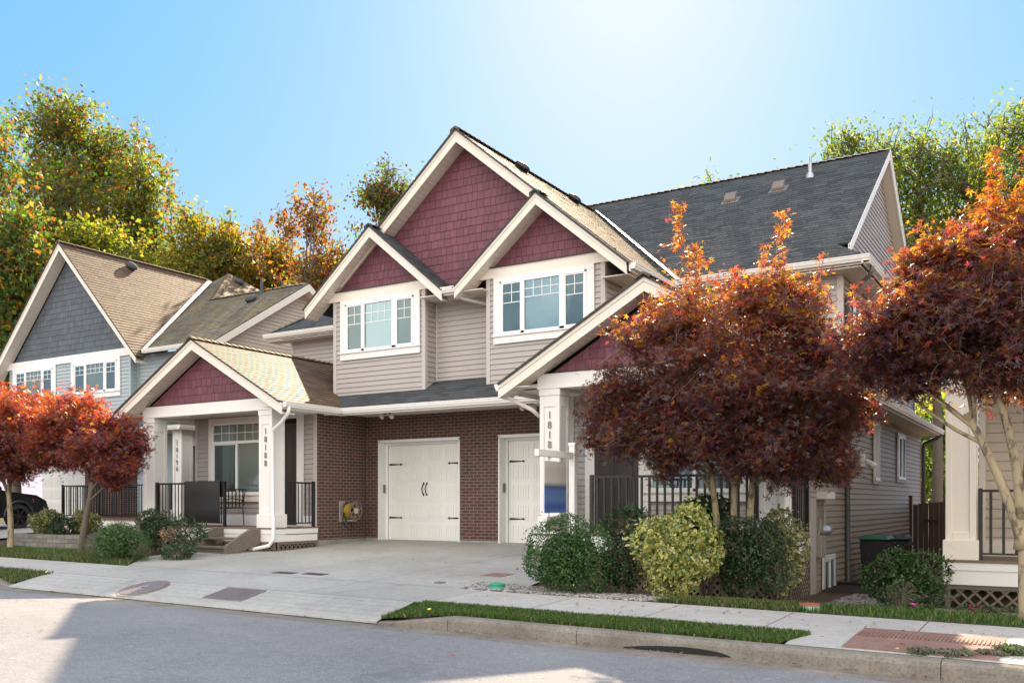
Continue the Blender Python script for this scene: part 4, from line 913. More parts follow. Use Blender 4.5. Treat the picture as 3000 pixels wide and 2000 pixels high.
# ================================================================ neighbour on the left
NB = thing('neighbour_house', 'blue sided house with slate blue shingled gable and tan roof at the left edge', 'house', (-26, 20, 0))
Q = lambda m, name, mat, **k: m.build(name, MT[mat], NB, **k)
m = MB(); siding(m, FY(18.0), [(-31.5, 3.3), (-24.86, 3.3), (-24.86, 5.5), (-31.5, 5.5)]); siding(m, FXp(-24.86), [(18.0, 3.3), (18.3, 3.3), (18.3, 5.4), (18.0, 5.4)]); m.box(-31.5, -24.862, 18.002, 24, 2.6, 5.7)
siding(m, FY(18.25), [(-24.86, 3.0), (-21.35, 3.0), (-21.35, 5.4), (-24.86, 5.4)]); m.box(-24.86, -21.36, 18.26, 24, .0, 5.5); Q(m, 'siding_wall', 'sidb')
m = MB(); siding(m, FXp(-21.345), [(18.26, -.2), (25.0, -.2), (25.0, 5.72), (21.7, 7.75), (18.26, 5.6)]); m.prism([(-21.35, 18.26, -.2), (-21.35, 25, -.2), (-21.35, 25, 5.7), (-21.35, 21.7, 7.75), (-21.35, 18.26, 5.6)], (-.1, 0, 0)); Q(m, 'gable_end_wall', 'sidc')
m = MB(); m.box(-24.94, -24.84, 17.96, 18.04, 3.3, 5.45); m.box(-24.84, -24.78, 18.2, 18.25, 3.3, 5.4); Q(m, 'corner_board', 'sidb')
m = MB(); m.box(-31.9, -24.55, 17.94, 17.998, 5.48, 5.72); Q(m, 'frieze_board', 'white', bevel=.004)
m = MB(); shakes(m, FY(18.02), [(-31.25, 5.72), (-24.87, 5.72), (-28.06, 8.98)]); m.prism([(-31.25, 18.023, 5.72), (-24.87, 18.023, 5.72), (-28.06, 18.023, 8.98)], (0, .05, 0)); Q(m, 'shingled_gable', 'shakeb')
for xe in (-31.95, -24.16):
    m = MB(); rake(m, -28.06, 9.36, xe, 5.40, 17.63, .27); Q(m, 'barge_board', 'cream', bevel=.003)
    m = MB(); soff(m, -28.06, 9.36, xe, 5.40, 17.67, 18.03, .25); Q(m, 'rake_soffit', 'soffit')
def nroof(polys, mat, caps=(), par=NB, house=None):
    t = MB(); d = MB()
    for p in polys: roof(t, p, .145, deck=d)
    o = t.build('roof', MT[mat], par); d.build('roof_edge', MT['roofdark'], o)
    if caps:
        k = MB()
        for a, b in caps: ridge_caps(k, a, b)
        k.build('ridge_caps', MT[mat], o)
nroof([[(-28.06, 17.59, 9.38), (-28.06, 23.7, 9.38), (-24.1, 17.9, 5.34), (-24.1, 17.59, 5.34)]], 'roof', [((-28.06, 17.59, 9.38), (-28.06, 23.7, 9.38))])
nroof([[(-28.06, 17.59, 9.38), (-28.06, 23.7, 9.38), (-32.0, 23.7, 5.36), (-32.0, 17.59, 5.36)]], 'roof')
nroof([[(-24.15, 17.87, 5.56), (-20.96, 17.87, 5.56), (-20.96, 21.7, 7.97), (-25.5, 21.7, 7.97)], [(-24.15, 17.87, 5.56), (-25.5, 21.7, 7.97), (-28.0, 24.6, 9.8), (-28.1, 23.75, 9.26)]], 'roofmoss', [((-25.5, 21.7, 7.97), (-20.96, 21.7, 7.97))])
nroof([[(-28.0, 24.6, 9.8), (-25.5, 21.7, 7.97), (-25.5, 27.5, 7.97)]], 'roof', [((-25.5, 21.7, 7.97), (-28.0, 24.6, 9.8))])
nroof([[(-20.96, 21.7, 7.97), (-25.5, 21.7, 7.97), (-25.5, 25.3, 5.7), (-20.96, 25.3, 5.7)]], 'roofmoss')
m = MB(); m.prism([(-28.02, 23.6, 9.34), (-24.1, 17.8, 5.54), (-23.9, 17.82, 5.55), (-27.82, 23.62, 9.26)], (0, 0, .02)); Q(m, 'valley_flashing', 'cream')
for (ya, yb, za, zb_) in ((21.7, 17.85, 7.97, 5.55), (21.7, 25.3, 7.97, 5.7)):
    m = MB(); m.prism([(-20.98, ya, za - .03), (-20.98, yb, zb_ - .03), (-20.98, yb, zb_ - .26), (-20.98, ya, za - .26)], (.035, 0, 0)); Q(m, 'barge_board', 'cream')
    m = MB(); m.prism([(-21.34, ya, za - .23), (-21.34, yb, zb_ - .23), (-20.982, yb, zb_ - .23), (-20.982, ya, za - .23)], (0, 0, .012)); Q(m, 'rake_soffit', 'soffit')
m = MB(); gutter(m, (-24.05, 17.86, 5.56), (-20.96, 17.86, 5.56), (0, -1, 0)); Q(m, 'eave_gutter', 'gutter')
m = MB(); gutter(m, (-32, 16.85, 3.07), (-21.1, 16.85, 3.07), (0, -1, 0)); gutter(m, (-21.12, 16.73, 3.07), (-21.12, 18.3, 3.07), (1, 0, 0)); Q(m, 'eave_gutter', 'gutter')
nroof([[(-32, 16.85, 3.07), (-21.1, 16.85, 3.07), (-22.3, 18.1, 3.75), (-32, 18.1, 3.75)], [(-21.1, 16.85, 3.07), (-21.1, 19, 3.07), (-21.4, 19, 3.25), (-22.3, 18.1, 3.75)]], 'roofdark')
m = MB(); m.box(-32, -21.14, 16.9, 20.1, 3.0, 3.02); Q(m, 'eave_soffit', 'soffit')
# upper windows
for (a, b, l) in ((-31.25, -28.75, 'upper window partly behind the orange maple crown'), (-27.9, -25.35, 'upper window nearer the corner with a white blind')):
    c0, c1 = a + .22, b - .22; w3 = (c1 - c0)
    window(NB, FY(18.0), a, b, 4.25, 5.485, (.16, .16, .10, .18), [(c0, c0 + w3 * .24), (c0 + w3 * .29, c0 + w3 * .72), (c0 + w3 * .77, c1)], munt=[(2, 2, .35), (4, 2, .33), (2, 2, .35)], glass=('glassd', 'glass', 'glassd'), label=l)
# lower walls
m = MB(); m.box(-30.4, -24.9, 20.1, 20.3, 0, 3.0); m.box(-33.4, -30.4, 20.1, 20.3, 2.4, 3.0); Q(m, 'brick_wall', 'bx')
d = MB(); H_ = 2.35
for k in range(5):
    d.box(-33.2, -30.45, 20.2, 20.24, .05 + k * .47, .05 + k * .47 + .46)
    for g in range(4):
        for i in range(6): x = -33.1 + g * .67 + i * .095; d.box(x, x + .08, 20.19, 20.2, .13 + k * .47, .43 + k * .47)
gd = Q(d, 'garage_door', 'garage'); d = MB(); d.prism([(-30.6, 20.17, .48), (-30.95, 20.17, .5), (-30.95, 20.17, .52), (-30.6, 20.17, .54)], (0, .01, 0)); d.build('strap_hinge', MT['black'], gd)
m = MB(); siding(m, FY(18.3), [(-24.95, .3), (-21.36, .3), (-21.36, 3.0), (-24.95, 3.0)]); m.box(-24.95, -21.36, 18.302, 20.1, .3, 3.0); Q(m, 'siding_wall', 'sidb')
m = MB(); m.box(-23.0, -22.1, 18.25, 18.28, .45, 2.6); fd = Q(m, 'front_door', 'door'); m = MB(); m.box(-23.2, -23.0, 18.24, 18.29, .42, 2.8); m.box(-22.1, -21.9, 18.24, 18.29, .42, 2.8); m.box(-23.2, -21.9, 18.24, 18.29, 2.6, 2.82); m.build('door_frame', MT['white'], fd)
cn = column(NB, -21.65, -21.27, 17.0, 17.4, .42, 3.0); digits(cn, '18196', -21.47, 17.005, 2.52, .185, .178)
m = MB(); m.box(-27.0, -21.2, 16.95, 18.25, .38, .42); Q(m, 'porch_deck', 'deck'); m = MB(); m.box(-26.95, -21.22, 16.97, 17.02, .1, .379); Q(m, 'rim_board', 'white')
railing(NB, (-26.9, 17.02), (-25.0, 17.02), .42, 1.45, posts=(0, 1)); railing(NB, (-25.0, 17.02), (-21.7, 17.02), .42, 1.45, posts=(1,)); railing(NB, (-26.85, 17.02), (-26.85, 20.0), .42, 1.45, posts=(1,))
Fn = RoofPlane([(-28.06, 17.59, 9.38), (-28.06, 23.7, 9.38), (-24.18, 17.9, 5.42)]).F
roof_vent(NB, (-27.65, 20.0, 9.0), Fn, 'roofdark'); Fm2 = RoofPlane([(-24.15, 17.87, 5.56), (-20.96, 17.87, 5.56), (-20.96, 21.7, 7.97)]).F
roof_vent(NB, (-22.6, 20.8, 7.42), Fm2, 'roofdark'); roof_vent(NB, (-22.9, 21.5, 7.85), Fm2, 'roofdark', 'pipe', 'vent_stack')
roof_vent(NB, (-27.35, 24.5, 9.35), RoofPlane([(-28.0, 24.6, 9.8), (-25.5, 21.7, 7.97), (-25.5, 27.5, 7.97)]).F, 'roofdark')
# ================================================================ neighbour on the right
NR = thing('cream_house', 'cream house corner with a porch over wooden lattice at the right edge', 'house', (1, 17, -.6))
Q2 = lambda m, name, mat, **k: m.build(name, MT[mat], NR, **k)
m = MB(); siding(m, FY(16.9), [(-1.30, .05), (6, .05), (6, 3.1), (-1.30, 3.1)], .155); m.box(-1.3, 6, 16.902, 17, -.8, 3.1); siding(m, FXm(-1.31), [(16.9, -1), (30, -1), (30, 3.1), (16.9, 3.1)]); m.box(-1.3, 6, 17.0, 30, -1.2, 3.0); Q2(m, 'siding_wall', 'sidc')
m = MB(); m.box(-.2, 6, 19.1, 29, 3, 5.6); Q2(m, 'upper_wall', 'sidc')
m = MB(); m.box(-1.28, 6, 16.86, 16.898, .05, .30); m.box(-1.31, -1.22, 16.84, 16.9, .05, 3.0); m.box(-.28, -.16, 16.85, 16.9, .9, 3.0); m.box(-.28, 1.5, 16.86, 16.9, .78, .9); Q2(m, 'trim', 'cream')
window(NR, FY(16.88), -.16, 1.6, .95, 2.8, (.1, .1, .1, .1), [(0, .65), (.75, 1.4)], glass=('glassd', 'glass'), sill=False)
c0 = column(NR, -1.66, -1.24, 15.40, 15.80, .055, 3.0, 'cream')
column(NR, 2.4, 2.82, 15.40, 15.80, .055, 3.0, 'cream')
m = MB(); m.box(-1.72, 5, 15.33, 16.88, .02, .052); Q2(m, 'porch_deck', 'deck')
m = MB(); m.box(-1.68, 5, 15.36, 15.40, -.32, .018); m.box(-1.70, 5, 15.345, 15.36, -.10, .018); m.box(-1.70, -1.66, 15.40, 16.88, -.32, .018); Q2(m, 'rim_board', 'white', bevel=.003)
lattice(NR, FY(15.42), -1.66, 5, -.75, -.32, 'wood', .07, .20); lattice(NR, FXm(-1.64), 15.45, 16.9, -.78, -.32, 'wood', .07, .20)
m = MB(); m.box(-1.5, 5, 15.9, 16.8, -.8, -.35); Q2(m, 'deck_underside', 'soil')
railing(NR, (-1.22, 15.52), (2.4, 15.52), .055, 1.12, 'brownmetal', posts=(0, 1), step=.17, r=.020)
m = MB(); m.box(-1.9, 5, 15.2, 15.6, 2.95, 3.25); Q2(m, 'porch_beam', 'cream')
def nr_roof(polys): 
    t = MB(); d = MB()
    for p in polys: roof(t, p, .145, deck=d)
    o = t.build('roof', MT['roof'], NR); d.build('roof_edge', MT['roofdark'], o)
nr_roof([[(-1.9, 15.0, 3.1), (.9, 15.0, 4.7), (.9, 19.1, 4.7), (-1.9, 19.1, 3.1)], [(.9, 15, 4.7), (3.7, 15, 3.1), (3.7, 19.1, 3.1), (.9, 19.1, 4.7)]])
nr_roof([[(-.7, 18.6, 5.6), (9, 18.6, 5.6), (9, 24, 9.5), (4.0, 24, 9.5)], [(-.7, 18.6, 5.6), (4.0, 24, 9.5), (-.7, 29, 5.6)]])
m = MB(); m.box(-.62, -.52, 16.84, 16.9, .62, .86); m.box(-.60, -.54, 16.80, 16.84, .65, .83); Q2(m, 'wall_light', 'nickel')
# ---------------------------------------------------------------- fence gate between the houses
g = thing('fence_gate', 'dark brown board gate with a gently arched top between the two houses', 'gate', (-2.6, 28, -.9))
m = MB()
for i in range(20):
    x = -3.85 + i * .135; t = (i / 19 - .5) * 2; m.box(x, x + .128, 28.0, 28.02, -1.0, .86 + .10 * (1 - t * t), 1)
m.build('boards', MT['fence'], g)
m = MB(); m.box(-4.0, -3.87, 27.9, 28.05, -1.0, 1.12); m.box(-1.2, -1.08, 27.9, 28.05, -1, 1.1); m.build('post', MT['fence'], g); m = MB(); m.box(-3.55, -3.2, 27.95, 27.99, .38, .44); m.build('latch', MT['black'], g)
# ---------------------------------------------------------------- wooden porch steps
s = thing('wooden_steps', 'weathered two-tread wooden steps up to the left porch deck', 'steps', (-15.95, 13.9, -.2))
for x in (-16.60, -15.42):
    m = MB(); zb_ = gz(x, 13.5) - .02
    m.prism([(x, 13.40, zb_), (x, 13.62, zb_), (x, 14.37, zb_ + .20), (x, 14.37, .345), (x, 14.10, .345), (x, 13.40, zb_ + .20)], (.075, 0, 0)); m.build('stringer', MT['wood'], s, bevel=.008)
for y, z in ((13.46, -.03), (13.80, .15)):
    m = MB(); m.box(-16.524, -15.422, y, y + .30, z - .045, z); m.build('tread', MT['wood'], s, bevel=.006)
m = MB(); m.box(-16.524, -15.422, 13.49, 13.53, -.22, -.08); m.build('riser', MT['wood'], s)
# ---------------------------------------------------------------- mat hanging over the rail, chair behind it
def sheet_over(name, x0, x1, yr, zr, drop_f, drop_b, mat, th=.008):
    m = MB(); n = 14
    prof = [(yr + .045, zr - drop_b), (yr + .04, zr), (yr, zr + .016), (yr - .045, zr), (yr - .047, zr - .3), (yr - .048, zr - .6), (yr - .050, zr - drop_f)]
    for i in range(n):
        a, b = i / n, (i + 1) / n
        def pt(t, k):
            y, z = prof[k]; x = lerp(x0, x1, t); s_ = 0 if k < 3 else (k - 2) * .002 * math.sin(t * 7 + 1)
            return (x + (.03 * (k - 3) * (t - .3) * .3 if k > 3 else 0), y + s_ - th, z - (.02 * math.sin(t * 3.1) if k == 6 else 0))
        for k in range(len(prof) - 1):
            m.face([pt(a, k), pt(b, k), pt(b, k + 1), pt(a, k + 1)])
    import bmesh
    o = m.build(name, MT[mat], smooth=True, origin=(x0, yr, zr)); bm = bmesh.new(); bm.from_mesh(o.data); bmesh.ops.remove_doubles(bm, verts=bm.verts, dist=.0005); bm.to_mesh(o.data); bm.free(); md = o.modifiers.new('s', 'SOLIDIFY'); md.thickness = th; return o
o = sheet_over('doormat', -17.93, -16.72, 14.47, 1.40, .93, .35, 'mat'); tag(o, 'large charcoal mat draped over the black left porch railing', 'mat')
ch = thing('porch_chair', 'black metal armchair behind the draped mat on the left porch', 'chair', (-16.9, 15.1, .36))
for sx in (-17.68, -17.02):
    m = MB(); m.tube([(sx, 14.85, .37), (sx, 14.80, .85), (sx, 14.86, .98), (sx, 15.05, 1.02), (sx, 15.35, .98), (sx, 15.42, .86)], .012, 6); m.tube([(sx, 15.42, .37), (sx, 15.38, .80), (sx, 15.46, 1.25)], .012, 6); m.build('side_frame', MT['black'], ch)
m = MB(); m.box(-17.68, -17.02, 14.85, 15.35, .78, .81); m.build('seat', MT['black'], ch); m = MB()
for k in range(6): xx = -17.66 + k * .125; m.box(xx, xx + .02, 15.38, 15.40, .8, 1.22)
m.box(-17.68, -17.02, 15.38, 15.41, 1.22, 1.25); m.build('backrest', MT['black'], ch)
# ---------------------------------------------------------------- hose reel on the brick return
hr = thing('hose_reel', 'wall mounted hose reel with yellow hose beside the left garage', 'hose reel', (-14.95, 16.75, .7))
cx, cy, cz = -14.95, 16.74, .72
m = MB(); m.box(cx + .005, cx + .03, cy - .27, cy - .08, cz - .26, cz + .24); m.box(cx + .03, cx + .30, cy - .04, cy + .04, cz - .25, cz - .21); m.build('bracket', MT['art'], hr, bevel=.005)
m = MB(); 
for k in range(9):
    an = [i * math.pi / 12 for i in range(25)]
    rr_ = .155 + .016 * (k % 2); xx = cx + .07 + k * .024; m.tube([(xx, cy + rr_ * math.cos(a), cz + rr_ * math.sin(a)) for a in an], .014, 5, caps=False)
m.build('hose', MT['yellow'], hr, smooth=True)
for xx in (cx + .045, cx + .295):
    m = MB(); n = 24
    pts = [(xx, cy + .22 * math.cos(i * 2 * math.pi / n), cz + .22 * math.sin(i * 2 * math.pi / n)) for i in range(n + 1)]; m.tube(pts, .018, 6, caps=False)
    for k in range(6): a = k * math.pi / 3 + .3; m.hexa([(xx - .008, cy + .05 * math.cos(a + s_ * .5), cz + .05 * math.sin(a + s_ * .5)) if q < 2 else (xx - .008, cy + .21 * math.cos(a + s_ * .10), cz + .21 * math.sin(a + s_ * .10)) for q, s_ in ((0, -1), (1, 1), (2, 1), (3, -1))] + [(xx + .008, cy + .05 * math.cos(a + s_ * .5), cz + .05 * math.sin(a + s_ * .5)) if q < 2 else (xx + .008, cy + .21 * math.cos(a + s_ * .10), cz + .21 * math.sin(a + s_ * .10)) for q, s_ in ((0, -1), (1, 1), (2, 1), (3, -1))])
    m.build('flange', MT['reel'], hr)
m = MB(); m.lathe((cx + .30, cy, cz), (1, 0, 0), [(.07, 0), (.07, .02), (.001, .022)], 16); m.build('hub', MT['plant'], hr)
m = MB(); m.tube([(cx + .10, cy - .17, cz - .05), (cx + .12, cy - .28, cz - .18), (cx + .15, cy - .2, cz - .38), (cx + .16, cy - .02, cz - .48), (cx + .14, cy + .04, cz - .42), (cx + .12, cy + .04, cz - .24)], .012, 6); m.build('lead_hose', MT['black'], hr, smooth=True)
# ---------------------------------------------------------------- estate sign
sg = thing('estate_sign', 'white post with a blue and off-white hanging sign behind the round hedge', 'sign', (-6.62, 12.6, -.4))
m = MB(); m.box(-6.67, -6.57, 12.57, 12.67, -.5, 1.84); m.box(-6.68, -6.56, 12.56, 12.68, 1.80, 1.85); m.build('post', MT['white'], sg, bevel=.006)
m = MB(); m.box(-6.655, -6.585, 11.48, 12.57, 1.60, 1.70); m.build('arm', MT['white'], sg, bevel=.004)
mm, t, p, o_ = nodes('hanging sign face'); pos = N(t, 'ShaderNodeNewGeometry').outputs['Position']; sp = N(t, 'ShaderNodeSeparateXYZ'); t.links.new(pos, sp.inputs[0]); mr = N(t, 'ShaderNodeMapRange'); mr.inputs[1].default_value = .76; mr.inputs[2].default_value = 1.55; t.links.new(sp.outputs[2], mr.inputs[0])
cr = N(t, 'ShaderNodeValToRGB'); e = cr.color_ramp.elements; e[0].position = 0; e[0].color = (.10, .17, .42, 1); e[1].position = 1; e[1].color = (.62, .59, .53, 1)
for q_, c_ in ((.12, (.035, .085, .33)), (.28, (.11, .18, .38)), (.44, (.075, .145, .37)), (.50, (.055, .095, .16)), (.60, (.50, .485, .45)), (.82, (.50, .46, .41))): x = e.new(q_); x.color = (*c_, 1)
t.links.new(mr.outputs[0], cr.inputs[0]); t.links.new(cr.outputs[0], p.inputs['Base Color']); p.inputs['Roughness'].default_value = .4; MT['signface'] = mm
m = MB(); m.box(-6.625, -6.615, 11.72, 12.38, .77, 1.54); m.build('panel', mm, sg)
m = MB()
for y in (11.85, 12.25): m.box(-6.623, -6.617, y - .01, y + .01, 1.53, 1.61); m.box(-6.623, -6.617, y - .01, y + .01, .70, .78)
m.build('hanger', MT['steel'], sg)
m = MB(); m.prism([(-6.622, 11.72, .50), (-6.622, 12.42, .50), (-6.622, 12.34, .72), (-6.622, 11.80, .72)], (.006, 0, 0)); rd = m.build('rider_panel', MT['plant'], sg)
cu = bpy.data.curves.new('rider', 'FONT'); cu.body = 'Karrasch'; cu.size = .14; cu.extrude = .002; cu.shear = .25; to = bpy.data.objects.new('rider', cu); C.objects.link(to); bpy.context.view_layer.update()
me = bpy.data.meshes.new_from_object(to.evaluated_get(bpy.context.evaluated_depsgraph_get())); bpy.data.objects.remove(to)
for v in me.vertices: x, y, z = v.co; b = base_of[sg]; v.co = (-6.612 + z - b.x, 11.88 + x * .85 - b.y, .60 + y - b.z)
link_mesh('lettering', me, rd, (MT['black'],))
# ---------------------------------------------------------------- wheelie bins
def bin_(x, y, z, name_l, lid='binlid', s_=1.0):
    r = thing('wheelie_bin', name_l, 'bin', (x, y, z), 'wheelie bins along the side wall')
    m = MB(); a, b = .27, .33
    m.hexa([(x - a * .85, y - b * .8, z + .08), (x + a * .85, y - b * .8, z + .08), (x + a * .85, y + b * .7, z + .08), (x - a * .85, y + b * .7, z + .08), (x - a, y - b, z + .93), (x + a, y - b, z + .93), (x + a, y + b, z + .93), (x - a, y + b, z + .93)]); m.build('body', MT['bin'], r, bevel=.02)
    m = MB(); m.hexa([(x - a - .03, y - b - .05, z + .935), (x + a + .03, y - b - .05, z + .935), (x + a + .03, y + b, z + .935), (x - a - .03, y + b, z + .935), (x - a + .02, y - b, z + 1.0), (x + a - .02, y - b, z + 1.0), (x + a - .02, y + b - .03, z + 1.02), (x - a + .02, y + b - .03, z + 1.02)]); m.build('lid', MT[lid], r, bevel=.015)
    m = MB(); m.box(x + a - .04, x + a + .05, y - b - .03, y + b, z + .80, z + .87); m.build('rim', MT['bin'], r)
    for dx in (-a, a): m = MB(); m.lathe((x + dx - .03, y + b * .75, z + .11), (1, 0, 0), [(.001, 0), (.11, 0), (.11, .06), (.001, .06)], 14); m.build('wheel', MT['tyre'], r)
bin_(-3.42, 19.85, gz(-3.4, 19.8), 'black bin with a green lid beside the window well')
bin_(-3.20, 20.75, gz(-3.2, 20.7), 'dark-lidded bin behind the green-lidded one', 'bin')
bin_(-1.75, 24.5, gz(-1.7, 24.5), 'green-lidded bin half hidden behind the cream column')
wg = thing('window_well_grate', 'dark bar grate over the basement window well', 'grate', (-3.4, 17.7, -.68)); m = MB()
zg = gz(-3.4, 17.7) + .03
for i in range(14): m.box(-3.88, -2.85, 17.05 + i * .10, 17.08 + i * .10, zg, zg + .03)
m.build('bars', MT['grate'], wg); m = MB(); m.box(-3.9, -2.8, 18.45, 18.62, zg - .02, zg + .07); m.box(-2.84, -2.80, 17.0, 18.45, zg - .01, zg + .04); m.build('edge', MT['black'], wg)
# ---------------------------------------------------------------- covers and plates set in the ground
def flush(name, label, cat, x0, x1, y0, y1, mat, dz=.012, group=None, ribs=0):
    m = MB(); f = lambda x, y: (gz(x, y) if not 8.76 < y < 9.48 or x > -7 else zs(x) + (-.56 + (y - 8.78) * .227 if y < 9 else -.51 + (y - 9) * .225)) + dz
    m.hexa([(x0, y0, f(x0, y0) - .02), (x1, y0, f(x1, y0) - .02), (x1, y1, f(x1, y1) - .02), (x0, y1, f(x0, y1) - .02), (x0, y0, f(x0, y0)), (x1, y0, f(x1, y0)), (x1, y1, f(x1, y1)), (x0, y1, f(x0, y1))])
    for i in range(ribs):
        a = x0 + .02 + (x1 - x0 - .04) * i / ribs; b = a + (x1 - x0) / ribs * .45; m.hexa([(a, y0 + .02, f(a, y0 + .02)), (b, y0 + .02, f(b, y0 + .02)), (b, y1 - .02, f(b, y1 - .02)), (a, y1 - .02, f(a, y1 - .02)), (a, y0 + .02, f(a, y0 + .02) + .004), (b, y0 + .02, f(b, y0 + .02) + .004), (b, y1 - .02, f(b, y1 - .02) + .004), (a, y1 - .02, f(a, y1 - .02) + .004)])
    o = m.build(name, MT[mat], origin=((x0 + x1) / 2, (y0 + y1) / 2, f(x0, y0))); return tag(o, label, cat, group)
flush('drain_cover', 'dark narrow cover in the driveway, left of its twin', 'cover', -11.72, -11.27, 11.22, 11.42, 'grate', group='dark covers in the driveway')
flush('drain_cover', 'dark narrow cover in the driveway, right of its twin and nearer the middle', 'cover', -11.10, -10.65, 11.30, 11.50, 'grate', group='dark covers in the driveway')
flush('access_cover', 'small rusty brown cover at the driveway end by the gravel tip', 'cover', -8.15, -7.75, 12.3, 12.72, 'rust')
flush('service_plate', 'pinkish grey ribbed steel plate in the driveway apron', 'plate', -10.75, -9.95, 8.95, 9.44, 'manhole', ribs=20)
def round_cover(x, y, r, label, mat='manhole', ring=True):
    z = zs(x) - .51 + (y - 9) * .225 + .012 if y < 9.48 else gz(x, y) + .014
    sl = .0 if y > 9.48 else .225
    def dsk(r0, r1, dz0, n=36):
        m = MB(); pts = [(x + r1 * math.cos(a * 2 * math.pi / n), y + r1 * math.sin(a * 2 * math.pi / n), z + sl * r1 * math.sin(a * 2 * math.pi / n) + dz0) for a in range(n)]; m.prism([(p[0], p[1], p[2] - .02) for p in pts], (0, 0, .02)); return m
    o = thing('manhole_cover', label, 'cover', (x, y, z)); dsk(0, r, .004).build('lid', MT[mat], o)
    if ring: dsk(0, r + .05, -.003).build('ring', MT['kerb'], o)
    m = MB(); m.box(x - .03, x + .03, y - .01, y + .01, z - .005, z + .008); m.build('pick_hole', MT['dark'], o)
round_cover(-12.3, 9.12, .34, 'round cast iron manhole cover in the driveway apron')
round_cover(-8.25, 11.35, .09, 'tiny round cover beside the tip of the gravel bed', ring=False)
# hatch in the right sidewalk
m = MB(); 
for (a, b, c_, d_) in ((-2.38, .30, 8.935, 9.478),):
    for i in range(8):
        x0 = lerp(a, b, i / 8); x1 = lerp(a, b, (i + 1) / 8); m.face([(x0, c_, zs(x0) - .443), (x1, c_, zs(x1) - .443), (x1, d_, zs(x1) - .405), (x0, d_, zs(x0) - .405)])
tag(m.build('sidewalk_slab', MT['walk']), kind='structure')
hz = thing('utility_hatch', 'large two-leaf rusty steel hatch in the sidewalk at the lower right', 'hatch', (-1.2, 9.6, -.41))
for (y0, y1, rb) in ((9.0, 9.56, 0), (9.575, 10.13, 34)):
    m = MB(); x0, x1 = -1.86, -.55; f = lambda x, y: (z_walk(x, y) if y > 9.48 else zs(x) - .443 + (y - 8.935) * .07) + .014
    m.hexa([(x0, y0, f(x0, y0) - .02), (x1, y0, f(x1, y0) - .02), (x1, y1, f(x1, y1) - .02), (x0, y1, f(x0, y1) - .02), (x0, y0, f(x0, y0)), (x1, y0, f(x1, y0)), (x1, y1, f(x1, y1)), (x0, y1, f(x0, y1))])
    for i in range(rb): a = x0 + .02 + 1.27 * i / rb; m.box(a, a + .018, y0 + .01, y1 - .01, f(a, (y0 + y1) / 2) - .012, f(a, (y0 + y1) / 2) + .005)
    m.build('leaf', MT['rust'], hz)
# valve boxes
def vbox(x, y, r, label, lid, body):
    o = thing('valve_box', label, 'valve box', (x, y, gz(x, y))); z = gz(x, y)
    m = MB(); m.lathe((x, y, z - .05), (0, 0, 1), [(r * .98, 0), (r, .10), (r * .9, .105), (.001, .105)], 20); m.build('body', MT[body], o); m = MB(); m.lathe((x, y, z + .056), (0, 0, 1), [(r * 1.02, 0), (r * 1.02, .015), (r * .9, .02), (.001, .022)], 20); m.build('lid', MT[lid], o)
vbox(-7.15, 11.25, .12, 'round bright green valve box lid in the gravel tip', 'green', 'green')
vbox(-2.72, 11.35, .12, 'mint plastic valve box with a red rim in the worn grass', 'red', 'mint')
# ---------------------------------------------------------------- block planter on the left
pl = thing('block_planter', 'low curved planter wall of grey concrete blocks at the left', 'planter', (-20.8, 12.8, 0))
m = MB(); path = [(-22.5, 13.6), (-22.2, 12.75), (-21.4, 12.62), (-20.4, 12.66), (-19.5, 12.8), (-19.3, 13.6), (-19.3, 14.5)]
for k in range(4):
    z0 = -.23 + k * .10
    acc = .13 * (k % 2)
    for (p, q) in zip(path, path[1:]):
        p_, q_ = Vector((*p, 0)), Vector((*q, 0)); L = (q_ - p_).length; d_ = (q_ - p_) / L; nn = Vector((d_.y, -d_.x, 0)); u = -acc
        while u < L:
            a, b = max(u, 0), min(u + .26, L)
            if b - a > .02:
                A, B = p_ + d_ * (a + .003), p_ + d_ * (b - .003); dd = nn * -.18; m.hexa([(A.x, A.y, z0), (B.x, B.y, z0), (B.x + dd.x, B.y + dd.y, z0), (A.x + dd.x, A.y + dd.y, z0), (A.x, A.y, z0 + .096), (B.x, B.y, z0 + .096), (B.x + dd.x, B.y + dd.y, z0 + .096), (A.x + dd.x, A.y + dd.y, z0 + .096)], random.uniform(.8, 1.2))
            u += .26
m.build('block_wall', MT['block'], pl, bevel=.006); m = MB(); m.prism([(x, y + .12, .05) for x, y in path] + [(-22.4, 14.5, .05)], (0, 0, .05)); m.build('planting_soil', MT['soil'], pl)
m = MB(); m.box(-17.3, -16.75, 12.0, 12.2, -.28, -.13); o = m.build('edging_stone', MT['kerb'], bevel=.02, origin=(-17, 12.1, -.2)); tag(o, 'small concrete edging stone in the weeds beside the shrub', 'stone')
# ---------------------------------------------------------------- black SUV
cr_ = thing('parked_car', 'black SUV nosed towards the left garage behind the maple', 'car', (-28.45, 14.6, .12))
ZC_ = .12; X0, X1 = -29.40, -27.50; YB, YF = 12.25, 16.88
side = [(YB, .45), (YB + .02, .95), (YB + .12, 1.12), (YB + .35, 1.62), (YB + .75, 1.70), (YB + 2.2, 1.70), (YB + 3.0, 1.18), (YB + 3.45, 1.08), (YF - .35, .98), (YF - .06, .82), (YF, .62), (YF - .02, .40)]
wy = (YB + .82, 16.0); ar = .44
def arch(yc): return [(yc + ar * math.cos(a), .38 + ar * math.sin(a)) for a in [math.pi * k / 10 for k in range(0, 11)]]
low = [(YF - .08, .30)] + [p for p in arch(wy[1])] + [p for p in arch(wy[0])] + [(YB + .08, .30)]
low = [(y, max(z, .28)) for y, z in low]; prof = side + low
m = MB(); n = len(prof)
def ring(x, k, top): return [(x + (0 if z < 1.0 else (k * .22 * min(1, (z - 1.0) / .7))), y, ZC_ + z) for y, z in prof]
